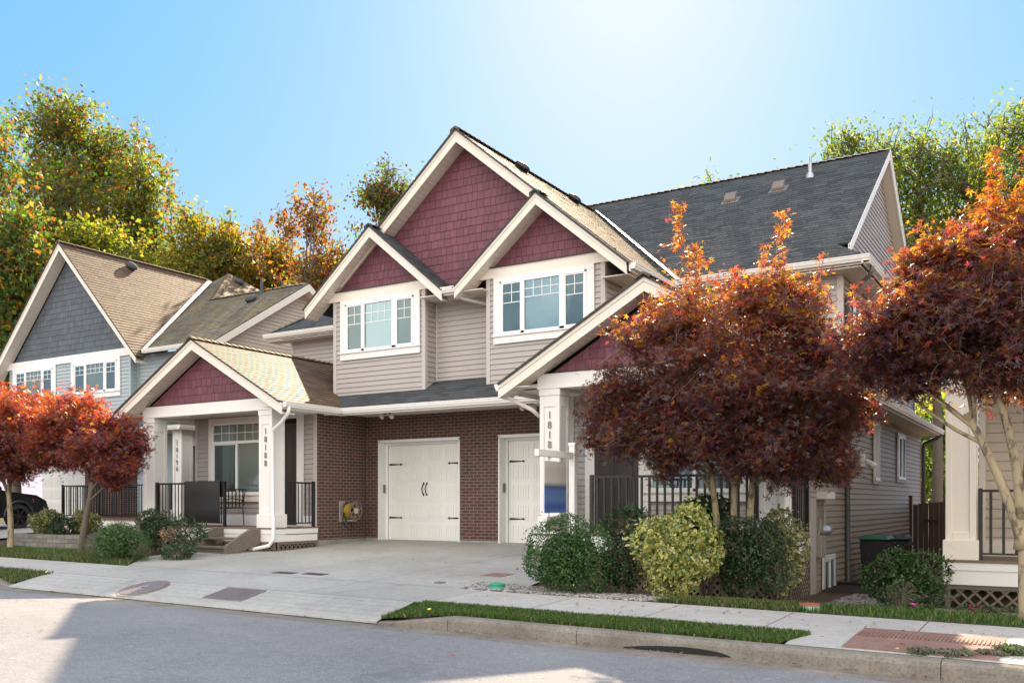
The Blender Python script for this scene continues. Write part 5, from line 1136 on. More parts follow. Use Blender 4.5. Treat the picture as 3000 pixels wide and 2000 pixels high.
rings = [ring(X0 + .0, 1, 1), ring(X1, -1, 1)]
i0 = len(m.v); m.v += rings[0] + rings[1]
for k in range(n): m.f.append((i0 + k, i0 + (k + 1) % n, i0 + n + (k + 1) % n, i0 + n + k)); m.c.append(1)
m.f.append(tuple(range(i0, i0 + n))); m.c.append(1); m.f.append(tuple(range(i0 + n, i0 + 2 * n))[::-1]); m.c.append(1)
m.build('body', MT['car'], cr_, bevel=.05)
m = MB()
for (a, b) in ((YB + .45, YB + 1.35), (YB + 1.42, YB + 2.2)): m.prism([(X1 - .045, a, ZC_ + 1.16), (X1 - .045, b + (.55 if b > YB + 2 else 0), ZC_ + 1.16), (X1 - .18, b, ZC_ + 1.60), (X1 - .18, a + .12, ZC_ + 1.60)], (.015, 0, 0))
m.prism([(X0 + .2, YB + 3.0, ZC_ + 1.20), (X1 - .2, YB + 3.0, ZC_ + 1.20), (X1 - .28, YB + 2.27, ZC_ + 1.67), (X0 + .28, YB + 2.27, ZC_ + 1.67)], (0, .012, .012)); m.build('window', MT['glassd'], cr_)
for yc in wy:
    for xx, s_ in ((X1 - .22, 1), (X0 + .22, -1)):
        wl = MB(); wl.lathe((xx, yc, ZC_ + .37), (s_, 0, 0), [(.001, 0), (.36, 0), (.38, .03), (.38, .19), (.35, .22), (.27, .225), (.26, .20)], 28); wo = wl.build('wheel', MT['tyre'], cr_, smooth=False)
        rm = MB()
        for k in range(7):
            a = k * 2 * math.pi / 7; P0 = lambda r_, da, h: (xx + s_ * h, yc + r_ * math.cos(a + da), ZC_ + .37 + r_ * math.sin(a + da)); rm.hexa([P0(.04, -.5, .17), P0(.04, .5, .17), P0(.26, .10, .185), P0(.26, -.10, .185), P0(.04, -.5, .20), P0(.04, .5, .20), P0(.26, .10, .21), P0(.26, -.10, .21)])
        rm.lathe((xx, yc, ZC_ + .37), (s_, 0, 0), [(.26, .17), (.27, .225), (.25, .222), (.245, .15)], 28); rm.lathe((xx, yc, ZC_ + .37), (s_, 0, 0), [(.06, .15), (.05, .215), (.001, .22)], 12); rm.build('rim', MT['steel'] if False else MT['black'], wo)
    ac = MB(); pts = [(X1 + .006, yc + (ar + .02) * math.cos(a), ZC_ + .38 + (ar + .02) * math.sin(a)) for a in [math.pi * k / 14 for k in range(15)]]; ac.tube(pts, .035, 6); ac.build('wheel_arch', MT['bin'], cr_)
m = MB(); m.hexa([(X1 - .25, YF - .10, ZC_ + .74), (X1 - .01, YF - .42, ZC_ + .80), (X1 + .004, YF - .42, ZC_ + .80), (X1 - .25, YF - .06, ZC_ + .74), (X1 - .25, YF - .12, ZC_ + .86), (X1 - .03, YF - .45, ZC_ + .93), (X1 - .01, YF - .45, ZC_ + .93), (X1 - .25, YF - .07, ZC_ + .86)]); m.build('headlight', MT['lens'], cr_)
m = MB(); m.box(X1 - .02, X1 + .20, YB + 2.95, YB + 3.12, ZC_ + 1.10, ZC_ + 1.28); m.build('side_mirror', MT['car'], cr_, bevel=.03)
# ================================================================ vegetation
def leaf_templates():
    T = {}
    v = [(0, 0, 0)]; f = []
    for k, (a, L) in enumerate(((-2.05, .55), (-1.05, .85), (0, 1.0), (1.05, .85), (2.05, .55))):   # palmate, five lobes
        c, s = math.cos(a), math.sin(a); w = .13
        i = len(v); v += [(c * L * .42 - s * w, s * L * .42 + c * w, .03), (c * L, s * L, -.08), (c * L * .42 + s * w, s * L * .42 - c * w, .03)]; f.append([0, i + 2, i + 1, i])
    T['maple'] = (np.array(v) * np.array([1, 1, 1]), f, [0] + [1] * 15)
    T['oval'] = (np.array([(-.5, 0, 0), (-.1, .24, .03), (.25, .2, .02), (.55, 0, -.04), (.25, -.2, .02), (-.1, -.24, .03), (0, 0, -.03)]), [[6, 0, 1], [6, 1, 2], [6, 2, 3], [6, 3, 4], [6, 4, 5], [6, 5, 0]], [1, 1, 1, 1, 1, 1, 0])
    T['quad'] = (np.array([(-.5, 0, 0), (0, .32, .05), (.55, 0, -.05), (0, -.32, .05)]), [[0, 1, 2, 3]], [1] * 4)
    T['lance'] = (np.array([(-.1, 0, 0), (.4, .11, .03), (1.0, 0, -.12), (.4, -.11, .03)]), [[0, 1, 2, 3]], [1] * 4)
    return T
TPL = leaf_templates()
def leaves(name, P, size, tpl, pal, trp, rr, par, mat='leafb', tilt=.9, cen=None, upv=None, sj=.35, cj=.25, glow=None):
    if len(P) == 0: print('EMPTY', par.name); return
    """P (n,3) positions. pal/trp (k,3) matching colour lists; tilt = spread of the leaf normal about up"""
    n = len(P); Tv, F, cm = TPL[tpl]; k = len(Tv)
    nrm = rr.normal(0, 1, (n, 3)); nrm /= np.linalg.norm(nrm, axis=1)[:, None] + 1e-9
    up = np.array([0, 0, 1.]) if upv is None else upv
    nrm = nrm * tilt + up * (1.001 - min(tilt, .99)) * 1.5; nrm /= np.linalg.norm(nrm, axis=1)[:, None]
    r = rr.normal(0, 1, (n, 3)); a = r - nrm * np.sum(r * nrm, 1)[:, None]; a /= np.linalg.norm(a, axis=1)[:, None]; b = np.cross(nrm, a)
    S = size * rr.uniform(1 - sj, 1 + sj, n)
    V = P[:, None, :] + S[:, None, None] * (Tv[None, :, 0:1] * a[:, None, :] + Tv[None, :, 1:2] * b[:, None, :] + Tv[None, :, 2:3] * nrm[:, None, :])
    ix = rr.choice(len(pal), n)
    if glow is not None:   # sun glow painted in: higher leaves draw more often from the second, orange palette
        hz = (P[:, 2] - P[:, 2].min()) / (np.ptp(P[:, 2]) + 1e-6); up_ = rr.rand(n) < np.clip((hz - .38) * 1.9, .10, .90); pal = np.vstack([pal, glow[0]]); trp = np.vstack([trp, glow[1]]); ix = np.where(up_, rr.randint(len(pal) - len(glow[0]), len(pal), n), ix)
    j = rr.uniform(1 - cj, 1 + cj, (n, 1)); col = pal[ix] * j; tr = trp[ix] * j
    Cc = np.repeat(col[:, None, :], k, 1).copy(); Tr = np.repeat(tr[:, None, :], k, 1).copy()
    if cen is not None:
        for q in range(k):
            if cm[q] == 0: Cc[:, q] = np.array(cen); Tr[:, q] = np.array(cen) * 2
    return raw_mesh(name, V, F, Cc, Tr, MT[mat], parent=par)
def bez(a, b, c, n):
    return [a.lerp(b, i / n).lerp(b.lerp(c, i / n), i / n) for i in range(n + 1)]
def tree(name, label, cat, base, fork, ells, nl=12, ns=6, nt_=5, lpt=22, size=.2, tpl='quad', pal=None, trp=None, r0=.2, seed=0, mat='leafb', bark='bark', group=None, spread=.5, stems=None, tilt=.9, sig=.25, spikes=(), droop=0, hollow=.0, glow=None):
    """ells: list of (cx,cy,cz,rx,ry,rz,weight) in world; fork = where limbs start (world)"""
    rr = np.random.RandomState(seed); root = thing(name, label, cat, base, group); base = Vector(base); fork = Vector(fork); m = MB(); pts = []; prim = []
    wts = np.array([e[6] for e in ells], float); wts /= wts.sum()
    stems = stems or [(base, fork)]; lines = []
    for (sb, sf) in stems:
        sb, sf = Vector(sb), Vector(sf); mid = sb.lerp(sf, .5) + Vector(rr.normal(0, .04, 3) * (sf - sb).length); ph = bez(sb, mid, sf, 8)
        m.tube([sb + Vector((0, 0, -.15))] + ph, [r0 * 1.35] + [r0 * (1.15 - .45 * i / 8) for i in range(9)], 9); lines.append(ph)
    def twig(p, q, ra, rb, n=3, k=4):
        mid = p.lerp(q, .5) + Vector(rr.normal(0, .10, 3)) * (q - p).length + Vector((0, 0, .10 * (q - p).length)); ph = bez(p, mid, q, n); m.tube(ph, [ra + (rb - ra) * i / n for i in range(n + 1)], k, caps=False); return ph
    def foliage(p, q, n):
        for _ in range(n):
            t = rr.uniform(.25, 1.12); c = p.lerp(q, t); d = rr.normal(0, sig, 3); d[2] = d[2] * .75 - droop * abs(d[0]); pts.append((c.x + d[0], c.y + d[1], c.z + d[2]))
    for i in range(nl):
        e = ells[rr.choice(len(ells), p=wts)]
        while True:
            d = rr.normal(0, 1, 3); d /= np.linalg.norm(d)
            if d[2] > -.55: break
        rad = rr.uniform(.35 + hollow, .8)
        T = Vector((e[0] + d[0] * e[3] * rad, e[1] + d[1] * e[4] * rad, e[2] + d[2] * e[5] * rad))
        npri = max(4, 2 * len(lines)) + nl // 12
        if i < npri:
            ph0 = min(lines, key=lambda q: (q[-1].xy - T.xy).length) if len(lines) > 1 else lines[0]; s0 = ph0[min(8, int(8 * rr.uniform(.78, 1.0)))]; lk = .46
        else:
            cand = [q for l_ in prim for q in l_[2:6]]; s0 = min(cand, key=lambda q: (q - T).length); lk = .20
        lim = twig(s0, T, r0 * lk, r0 * .08, 6, 6); prim.append(lim) if i < npri else None; er = (e[3] + e[4] + e[5]) / 3
        for j in range(ns):
            s1 = lim[rr.randint(3, 7)]; dd = rr.normal(0, 1, 3); dd /= np.linalg.norm(dd); dd[2] += .15; L = er * spread * rr.uniform(.5, 1.1)
            T1 = s1 + Vector(dd) * L
            v = Vector(((T1.x - e[0]) / e[3], (T1.y - e[1]) / e[4], (T1.z - e[2]) / e[5])); 
            if v.length > 1.0: v = v / v.length * rr.uniform(.88, 1.06); T1 = Vector((e[0] + v.x * e[3], e[1] + v.y * e[4], e[2] + v.z * e[5]))
            sub = twig(s1, T1, r0 * .14, r0 * .045, 4, 4)
            for k in range(nt_):
                s2 = sub[rr.randint(1, 5)]; d3 = rr.normal(0, 1, 3); d3 /= np.linalg.norm(d3); T2 = s2 + Vector(d3) * er * .22 * rr.uniform(.5, 1.3)
                twig(s2, T2, r0 * .045, r0 * .02, 2, 3); foliage(s2, T2, int(lpt * rr.uniform(.5, 1.5)))
    for (a, b, nn, ln) in spikes:
        a, b = Vector(a), Vector(b); ph = twig(a, b, r0 * .16, r0 * .03, 6, 4)
        for k in range(nn):
            t = k / nn; c = a.lerp(b, t); q = c + Vector((rr.normal(0, .55), rr.normal(0, .55), rr.uniform(.1, .8))) * ((b - a).length * .30 * (1.1 - t)); twig(c, q, r0 * .04, r0 * .02, 2, 3)
            for _ in range(ln): tt = rr.uniform(.1, 1.1); w_ = c.lerp(q, tt); d = rr.normal(0, sig * .5, 3); pts.append((w_.x + d[0], w_.y + d[1], w_.z + d[2]))
    m.build('trunk', MT[bark], root, smooth=True)
    leaves('crown', np.array(pts), size, tpl, pal, trp, rr, root, mat, tilt, sj=.5, cj=.35, glow=glow); return root
A_ = np.array
# leaf palettes: surface colour / colour of light coming through the leaf
OLV = A_([(.055, .085, .012), (.075, .10, .015), (.10, .10, .015), (.04, .07, .015), (.13, .07, .015), (.16, .05, .012)]); OLVt = A_([(.42, .50, .03), (.50, .50, .03), (.62, .45, .02), (.28, .40, .03), (.70, .30, .02), (.62, .16, .02)])
GRN = A_([(.035, .075, .02), (.05, .09, .02), (.03, .06, .02), (.09, .09, .015), (.14, .06, .012)]); GRNt = A_([(.18, .36, .04), (.28, .44, .04), (.12, .28, .04), (.55, .42, .03), (.65, .20, .02)])
ORG = A_([(.15, .055, .012), (.12, .07, .012), (.17, .04, .012), (.08, .075, .012), (.10, .03, .012)]); ORGt = A_([(.75, .32, .02), (.65, .42, .02), (.65, .17, .02), (.40, .40, .03), (.42, .10, .02)])
ALD = A_([(.035, .075, .014), (.05, .09, .015), (.028, .055, .012), (.07, .10, .015)]); ALDt = A_([(.30, .45, .03), (.42, .52, .03), (.18, .32, .03), (.55, .52, .03)])
PUR = A_([(.095, .055, .078), (.108, .060, .080), (.074, .045, .066), (.12, .055, .060), (.11, .045, .045), (.060, .054, .040), (.105, .075, .100)]); PURt = A_([(.30, .06, .05), (.45, .10, .04), (.16, .04, .05), (.50, .06, .06), (.60, .20, .03), (.40, .22, .04), (.15, .05, .06)])
GLW = A_([(.14, .055, .03), (.16, .06, .02), (.12, .04, .035), (.13, .07, .02)]); GLWt = A_([(1.0, .32, .02), (1.0, .52, .02), (1.0, .13, .05), (1.0, .40, .02)])  # orange sun-glow colours, drawn on mainly in the upper maple crowns
def at(px, t):   # world X,Y of a photograph column at a given depth
    u = (px - 1500) / 2680; return t * (-.5225 + u * .8526), t * (.8526 + u * .5225)
def zat(py, t): return .93 + (1470 - py) / 2680 * t
def bgtree(px, top, bot, wpx, t, pal, trp, label, seed, dens=1.0, size=.17, tpl='quad', name='broadleaf_tree', group='trees behind the houses', n=20, thin=0):
    X, Y = at(px, t); zt = zat(top, t); zb_ = zat(bot, t); rx = wpx / 2 / 2680 * t; H_ = zt - zb_; rs = random.Random(seed); els = []
    for k in range(9):
        f = (k + .5) / 9; wd = math.sin(math.pi * (.18 + .70 * f)) ** .7 * rx; els.append((X + rs.uniform(-.45, .45) * rx * (1.1 - f), Y + rs.uniform(-.3, .3) * rx, zb_ + H_ * (f * .86 + .04), wd * rs.uniform(.6, .9), wd * .7, H_ * rs.uniform(.10, .15), 1.3 - f * .4))
    sp = []
    for k in range(12 + 4 * thin): q = rs.uniform(-.8, .8); a = Vector((X + q * rx, Y + rs.uniform(-.3, .3) * rx, zb_ + H_ * rs.uniform(.50, .80) * (1 - .35 * q * q))); L = H_ * rs.uniform(.10, .22); sp.append((a, a + Vector((rs.uniform(-.4, .4) * L + q * L * .4, 0, L)), 10, 6))
    return tree(name, label, 'tree', (X, Y, -.5), (X + rs.uniform(-.1, .1), Y, max(zb_ * .6 + .3, zb_ + H_ * .10)), els, n, 9, 5, max(3, int(6.6 * dens)), size * 1.04, tpl, pal * 1.25, trp * .92, .13 + t * .0015, seed, group=group, sig=.36, spikes=sp, hollow=.1, spread=.85)
OL2 = OLV[[0, 1, 2, 3, 0, 3, 1, 4, 5]]; OL2t = OLVt[[0, 1, 2, 3, 0, 3, 1, 4, 5]] * .85
bgtree(-50, 300, 1150, 400, 36, GRN, GRNt, 'dark green tree with orange patches cut by the left edge', 11, 1.6, .17, n=36)
bgtree(215, 278, 1050, 780, 46, np.vstack([OL2, GRN[:3]]), np.vstack([OL2t, GRNt[:3]]), 'tallest tree at left, olive and rust, above the slate blue gable', 12, 1.8, .19, n=84)
bgtree(430, 440, 1050, 360, 45, np.vstack([OL2, GRN[:2]]), np.vstack([OL2t, GRNt[:2]]), 'olive tree stepping down from the tallest one', 25, 1.4, .19, n=34)
bgtree(560, 585, 1000, 400, 43, OLV[:5], OLVt[:5], 'bright yellow-green tree behind the left ridge line', 13, 1.1, .17, n=36)
bgtree(690, 640, 980, 320, 44, np.vstack([OLV, ORG[:2]]), np.vstack([OLVt, ORGt[:2]]), 'gold and rust tree behind the hipped tan roof', 14, .9, .17, n=28)
bgtree(800, 690, 960, 300, 46, np.vstack([OLV[:5], ORG[:2]]), np.vstack([OLVt[:5], ORGt[:2]]), 'low gold tree filling the dip between the two houses', 19, 1.1, .17, n=26)
bgtree(870, 520, 1000, 290, 40, ORG, ORGt * .9, 'sparse orange tree with a bare thin top left of the main gable', 15, .45, .16, n=20, thin=2)
bgtree(985, 690, 1000, 200, 41, np.vstack([ORG, OLV[:3]]), np.vstack([ORGt, OLVt[:3]]), 'low orange tree touching the left bay gable', 20, 1.0, .16, n=18)
bgtree(330, 640, 1050, 420, 38, OLV[:4], OLVt[:4], 'leafy yellow-green tree rising just behind the tan roof ridge', 16, 1.2, .17, n=38)
bgtree(60, 600, 1150, 320, 34, GRN, GRNt, 'dense dark green tree beside the slate blue gable', 17, 1.6, .18, n=40)
bgtree(1130, 445, 900, 270, 42, np.vstack([ORG[2:], GRN[:2], GRN[:1]]), np.vstack([ORGt[2:] * .5, GRNt[:2], GRNt[:1]]), 'rust brown tree between the left bay gable and the tall gable', 18, .7, .15, n=24)
bgtree(2110, 475, 900, 330, 33, ALD, ALDt, 'sapling tips poking over the dark main ridge', 21, .35, .13, 'oval', name='alder_tree', n=12)
bgtree(2470, 350, 950, 420, 33, ALD, ALDt, 'alder right behind the gable peak of the dark roof', 22, .7, .13, 'oval', name='alder_tree', n=36)
bgtree(2740, 300, 1050, 460, 33, ALD, ALDt, 'tall alder between the gable peak and the right edge', 23, .8, .13, 'oval', name='alder_tree', n=60)
bgtree(2610, 345, 1000, 330, 34, ALD, ALDt, 'alder filling the sky right of the gable peak', 26, .7, .13, 'oval', name='alder_tree', n=34)
bgtree(2890, 285, 1050, 330, 35, ALD, ALDt, 'alder between the two tallest right-hand ones', 27, .7, .13, 'oval', name='alder_tree', n=36)
bgtree(3010, 225, 1050, 460, 31, ALD, ALDt, 'tallest alder, cut by the right edge', 24, .8, .13, 'oval', name='alder_tree', n=56)
for i, (px, t) in enumerate(((2700, 41), (2742, 45), (2775, 39), (2650, 48))):
    bgtree(px, 1130, 1500, 170, t, ALD, ALDt * 1.3, ['slim trunked tree in the gap, first from the house wall', 'slim trunked tree in the gap, behind the gate middle', 'slim trunked tree in the gap, nearest the cream column', 'farthest slim tree in the gap behind the gate'][i], 31 + i, .9, .16, 'quad', name='slim_tree', group='slim trees in the gap between the houses', n=16)
# ---------------------------------------------------------------- japanese maples by the sidewalk
def maple(label, base, forkz, els, seed, nl, spikes=(), stems=None, lpt=18, size=.056, r0=.06, fx=0, bark='barkl', pal=PUR, trp=PURt, ns=9, nt=7, glow=None):
    f = Vector((base[0] + fx, base[1], forkz)); glow = glow or (GLW, GLWt); return tree('japanese_maple', label, 'tree', base, f, els, nl, ns, nt, lpt, size, 'maple', pal, trp, r0, seed, 'leafm', bark, 'purple and orange maples', .60, stems, .60, .085, spikes, .2, .1, glow)
X, Y = -4.1, 12.75
g0 = gz(X, Y)
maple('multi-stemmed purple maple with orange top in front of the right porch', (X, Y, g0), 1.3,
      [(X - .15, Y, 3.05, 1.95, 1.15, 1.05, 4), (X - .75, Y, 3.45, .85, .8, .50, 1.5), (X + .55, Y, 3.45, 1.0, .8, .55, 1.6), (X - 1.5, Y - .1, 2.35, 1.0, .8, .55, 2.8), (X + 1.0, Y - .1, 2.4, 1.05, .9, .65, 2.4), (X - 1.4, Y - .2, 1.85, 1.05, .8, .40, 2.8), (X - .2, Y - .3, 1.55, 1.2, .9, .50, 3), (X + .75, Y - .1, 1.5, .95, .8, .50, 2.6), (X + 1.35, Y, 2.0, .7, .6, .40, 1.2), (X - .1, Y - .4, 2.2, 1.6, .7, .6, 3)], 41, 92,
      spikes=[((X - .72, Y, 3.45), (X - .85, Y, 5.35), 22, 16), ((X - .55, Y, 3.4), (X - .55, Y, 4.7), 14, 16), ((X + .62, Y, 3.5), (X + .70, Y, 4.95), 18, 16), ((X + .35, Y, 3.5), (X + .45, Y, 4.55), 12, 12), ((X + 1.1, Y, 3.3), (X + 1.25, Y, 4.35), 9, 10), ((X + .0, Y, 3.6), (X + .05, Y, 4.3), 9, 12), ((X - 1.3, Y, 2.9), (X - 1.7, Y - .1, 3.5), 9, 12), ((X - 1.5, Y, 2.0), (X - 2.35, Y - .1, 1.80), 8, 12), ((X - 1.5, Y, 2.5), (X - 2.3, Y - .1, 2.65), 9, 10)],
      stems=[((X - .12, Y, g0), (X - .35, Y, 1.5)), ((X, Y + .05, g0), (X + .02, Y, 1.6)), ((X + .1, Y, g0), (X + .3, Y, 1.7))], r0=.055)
X2, Y2 = -.62, 11.7; g0 = gz(X2, Y2)
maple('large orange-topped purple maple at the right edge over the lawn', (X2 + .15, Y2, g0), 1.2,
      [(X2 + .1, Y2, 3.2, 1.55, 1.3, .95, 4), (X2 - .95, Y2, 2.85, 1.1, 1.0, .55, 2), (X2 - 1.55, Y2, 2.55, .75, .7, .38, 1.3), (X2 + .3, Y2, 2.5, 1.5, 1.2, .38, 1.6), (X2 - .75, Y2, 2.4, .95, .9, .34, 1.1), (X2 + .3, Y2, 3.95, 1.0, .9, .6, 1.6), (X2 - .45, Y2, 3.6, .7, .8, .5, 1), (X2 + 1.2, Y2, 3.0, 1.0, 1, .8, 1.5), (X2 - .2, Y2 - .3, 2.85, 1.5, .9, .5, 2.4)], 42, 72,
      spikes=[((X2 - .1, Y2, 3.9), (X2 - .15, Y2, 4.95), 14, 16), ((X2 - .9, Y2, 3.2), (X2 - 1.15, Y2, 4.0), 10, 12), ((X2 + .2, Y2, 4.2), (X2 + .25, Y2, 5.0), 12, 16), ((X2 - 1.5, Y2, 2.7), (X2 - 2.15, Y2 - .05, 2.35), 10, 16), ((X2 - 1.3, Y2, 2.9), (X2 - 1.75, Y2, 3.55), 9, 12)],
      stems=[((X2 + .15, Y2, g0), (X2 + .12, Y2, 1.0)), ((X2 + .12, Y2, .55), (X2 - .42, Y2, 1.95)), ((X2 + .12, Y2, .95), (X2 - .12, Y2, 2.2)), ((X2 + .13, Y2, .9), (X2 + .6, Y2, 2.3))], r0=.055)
X3, Y3 = -18.6, 12.2; g0 = gz(X3, Y3)
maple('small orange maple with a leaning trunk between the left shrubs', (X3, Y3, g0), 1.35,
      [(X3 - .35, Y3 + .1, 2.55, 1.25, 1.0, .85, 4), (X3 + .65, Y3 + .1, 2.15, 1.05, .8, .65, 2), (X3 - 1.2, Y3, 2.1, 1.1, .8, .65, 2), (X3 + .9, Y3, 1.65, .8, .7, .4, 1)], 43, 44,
      spikes=[((X3 - .3, Y3, 2.9), (X3 - .35, Y3, 3.5), 8, 10), ((X3 + .1, Y3, 2.8), (X3 + .3, Y3, 3.3), 8, 10), ((X3 + .9, Y3, 1.9), (X3 + 1.55, Y3, 1.75), 8, 10)], r0=.07, fx=.45, bark='bark', size=.062, pal=np.vstack([PUR[:3], GLW[2:3], GLW[:1]]), trp=np.vstack([PURt[:3], GLWt[2:3], GLWt[:1]]), glow=(GLW[[0, 2, 2]], GLWt[[0, 2, 2]]))
X4, Y4 = -21.5, 12.3; g0 = gz(X4, Y4)
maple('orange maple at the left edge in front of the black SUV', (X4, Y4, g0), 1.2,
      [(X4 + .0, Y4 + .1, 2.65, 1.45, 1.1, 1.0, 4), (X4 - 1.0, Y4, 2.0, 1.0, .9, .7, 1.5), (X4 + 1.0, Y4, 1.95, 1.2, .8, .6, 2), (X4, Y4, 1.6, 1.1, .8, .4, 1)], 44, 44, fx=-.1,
      spikes=[((X4 + .2, Y4, 3.0), (X4 + .3, Y4, 3.7), 8, 10), ((X4 + .9, Y4, 2.6), (X4 + 1.3, Y4, 3.2), 9, 10)], r0=.07, size=.062, pal=np.vstack([PUR[:3], GLW[2:3], GLW[:1]]), trp=np.vstack([PURt[:3], GLWt[2:3], GLWt[:1]]), glow=(GLW[[0, 2, 2]], GLWt[[0, 2, 2]]))
# ---------------------------------------------------------------- shrubs
def shrub(name, label, px, t, top, bot, wpx, pal, trp, n, size, tpl, seed, cen=None, lump=.18, dep=.8, mat='leafs', group=None, upf=.0, stem=True, cat='shrub', shell=.78, Z0=None):
    rr = np.random.RandomState(seed); X, Y = at(px, t); zg = gz(X, Y) if Z0 is None else Z0; zt = zat(top, t); zb_ = max(zat(bot, t), zg); rx = wpx / 2 / 2680 * t * 1.27; zt += (zt - zb_) * .05; zb_ -= (zt - zb_) * .12; rz = (zt - zb_) / 2; cz = (zt + zb_) / 2
    root = thing(name, label, cat, (X, Y, zg), group)
    nb = 13; W = []
    for k in range(nb):
        while True:
            q = rr.uniform(-1, 1, 3)
            if q[0] ** 2 + q[1] ** 2 + q[2] ** 2 < 1: break
        f_ = .42 + .9 * lump; r_ = rr.uniform(.38, .56) * (1.15 - lump * .8); q = q / (np.linalg.norm(q) + 1e-6) * (1 - r_) * rr.uniform(.75, 1.06 + lump * .5); W.append((q, r_))
    W.append((np.zeros(3), .72)); W.append((np.array([0, 0, -.30]), .66))
    P = []; per = int(n * 1.7 / len(W))
    for q, r_ in W:
        d = rr.normal(0, 1, (per, 3)); d /= np.linalg.norm(d, axis=1)[:, None]; rd = r_ * (shell + (1 - shell) * np.sqrt(rr.rand(per))) + rr.normal(0, .018, per) + (rr.rand(per) < .10) * rr.uniform(0, .20, per) * (d[:, 2] > -.3)
        pp = q + d * rd[:, None]; ok = np.ones(per, bool)
        for q2, r2 in W:
            if q2 is q: continue
            ok &= np.linalg.norm(pp - q2, axis=1) > r2 * .86
        P.append(pp[ok])
    P = np.concatenate(P); P = np.stack([X + P[:, 0] * rx, Y + P[:, 1] * rx * dep, cz + P[:, 2] * rz], 1)
    P = P[P[:, 2] > zg + .01]
    leaves('foliage', P, size, tpl, pal, trp, rr, root, mat, .95, cen=cen, cj=.35)
    m = MB()
    for k in range(9):
        a = rr.uniform(0, 6.28); q = Vector((X + math.cos(a) * rx * .6, Y + math.sin(a) * rx * .5, cz + rz * rr.uniform(-.2, .8))); p = Vector((X + math.cos(a) * .05, Y + math.sin(a) * .05, zg - .05)); m.tube(bez(p, p.lerp(q, .5) + Vector((0, 0, .1)), q, 5), [.018 - .0025 * i for i in range(6)], 5)
    nk = 60
    for k in range(nk):
        dd = Vector(rr.normal(0, 1, 3)).normalized(); q = Vector((X + dd.x * rx * .85, Y + dd.y * rx * dep * .85, cz + dd.z * rz * .85)); p = Vector((X, Y, cz)).lerp(q, .25); m.tube([p, p.lerp(q, .6) + Vector((0, 0, .02)), q], [.008, .006, .003], 4)
    m.build('stems', MT['bark'], root)
    if shell > .6:   # inner leaf mass
        n2 = int(n * .35); d = rr.normal(0, 1, (n2, 3)); d /= np.linalg.norm(d, axis=1)[:, None]; r2 = rr.uniform(.35, .62, n2) ; P = np.stack([X + d[:, 0] * rx * r2, Y + d[:, 1] * rx * dep * r2, cz + d[:, 2] * rz * r2], 1); P = P[P[:, 2] > zg]
        leaves('inner_foliage', P, size * 1.5, 'quad', pal, trp, rr, root, mat, .95)
    return root
BOX = A_([(.036, .090, .020), (.055, .12, .026), (.026, .065, .017), (.075, .155, .03)]); BOXt = BOX * 2.2
BXD = A_([(.028, .066, .028), (.040, .084, .034), (.022, .050, .022), (.030, .07, .028), (.045, .09, .04), (.09, .045, .02)]); BXDt = BXD * 2
VAR = A_([(.62, .56, .14), (.55, .52, .10), (.66, .60, .20), (.30, .36, .08), (.10, .20, .05), (.70, .66, .32)]); VARt = VAR * .8
VRP = A_([(.42, .40, .15), (.34, .34, .12), (.16, .20, .06), (.5, .46, .2)]); VRPt = VRP * .8
RHO = A_([(.030, .075, .022), (.045, .09, .03), (.022, .05, .018)]); RHOt = RHO * 2
LGR = A_([(.045, .105, .02), (.07, .14, .03), (.035, .075, .018), (.09, .16, .04)]); LGRt = LGR * 2
G_ = 'garden shrubs'
shrub('boxwood_shrub', 'round clipped dark green boxwood at the driveway corner', 1668, 12.9, 1518, 1738, 232, BOX, BOXt, 16000, .034, 'oval', 51, lump=.14)
shrub('boxwood_shrub', 'small loose boxwood squeezed between the round one and the yellow shrub', 1815, 12.9, 1568, 1742, 130, BXD, BXDt, 7000, .032, 'oval', 52, lump=.16)
shrub('euonymus_shrub', 'bright yellow variegated shrub, tallest in the gravel bed', 1965, 12.6, 1470, 1738, 232, VAR, VARt, 6200, .066, 'oval', 53, cen=(.05, .11, .03), lump=.34)
shrub('boxwood_shrub', 'wide dark blue-green shrub right of the yellow one', 2188, 12.7, 1500, 1745, 215, BXD, BXDt, 13000, .034, 'oval', 54, lump=.18)
shrub('euonymus_shrub', 'yellow variegated shrub behind the dark blue-green one, by the lattice', 2280, 13.4, 1495, 1722, 150, VRP + .05, VRPt, 5200, .060, 'oval', 55, cen=(.05, .10, .03), lump=.16)
shrub('laurel_shrub', 'green leafy shrub behind the yellow one, below the maple stems', 2070, 13.6, 1452, 1600, 150, RHO, RHOt, 2600, .08, 'oval', 56, lump=.15)
shrub('rhododendron', 'rhododendron with long drooping leaves in front of the dark door', 1838, 13.7, 1488, 1600, 130, RHO, RHOt, 900, .13, 'lance', 57, lump=.2, shell=.5)
shrub('hydrangea_shrub', 'mid green rounded shrub in front of the bins', 2655, 13.6, 1592, 1768, 205, LGR * .75, LGRt * .8, 5200, .048, 'oval', 58, lump=.16)
shrub('juniper_shrub', 'feathery light green shrub right of the leaning maple trunk', 345, 18.2, 1512, 1655, 180, LGR, LGRt, 12000, .036, 'lance', 59, lump=.24)
shrub('boxwood_shrub', 'dark green shrub at the foot of the left porch column', 455, 19.6, 1488, 1592, 125, BXD, BXDt, 6000, .042, 'oval', 60, lump=.16)
shrub('rhododendron', 'rhododendron with long leaf whorls beside the wooden steps', 543, 19.0, 1515, 1600, 105, RHO * 1.2, RHOt, 800, .15, 'lance', 61, lump=.2, shell=.5)
shrub('euonymus_shrub', 'pale variegated shrub at the left end of the block planter', 135, 22.6, 1492, 1560, 100, VRP, VRPt, 3600, .06, 'oval', 62, cen=(.05, .10, .03), lump=.16, Z0=.1)
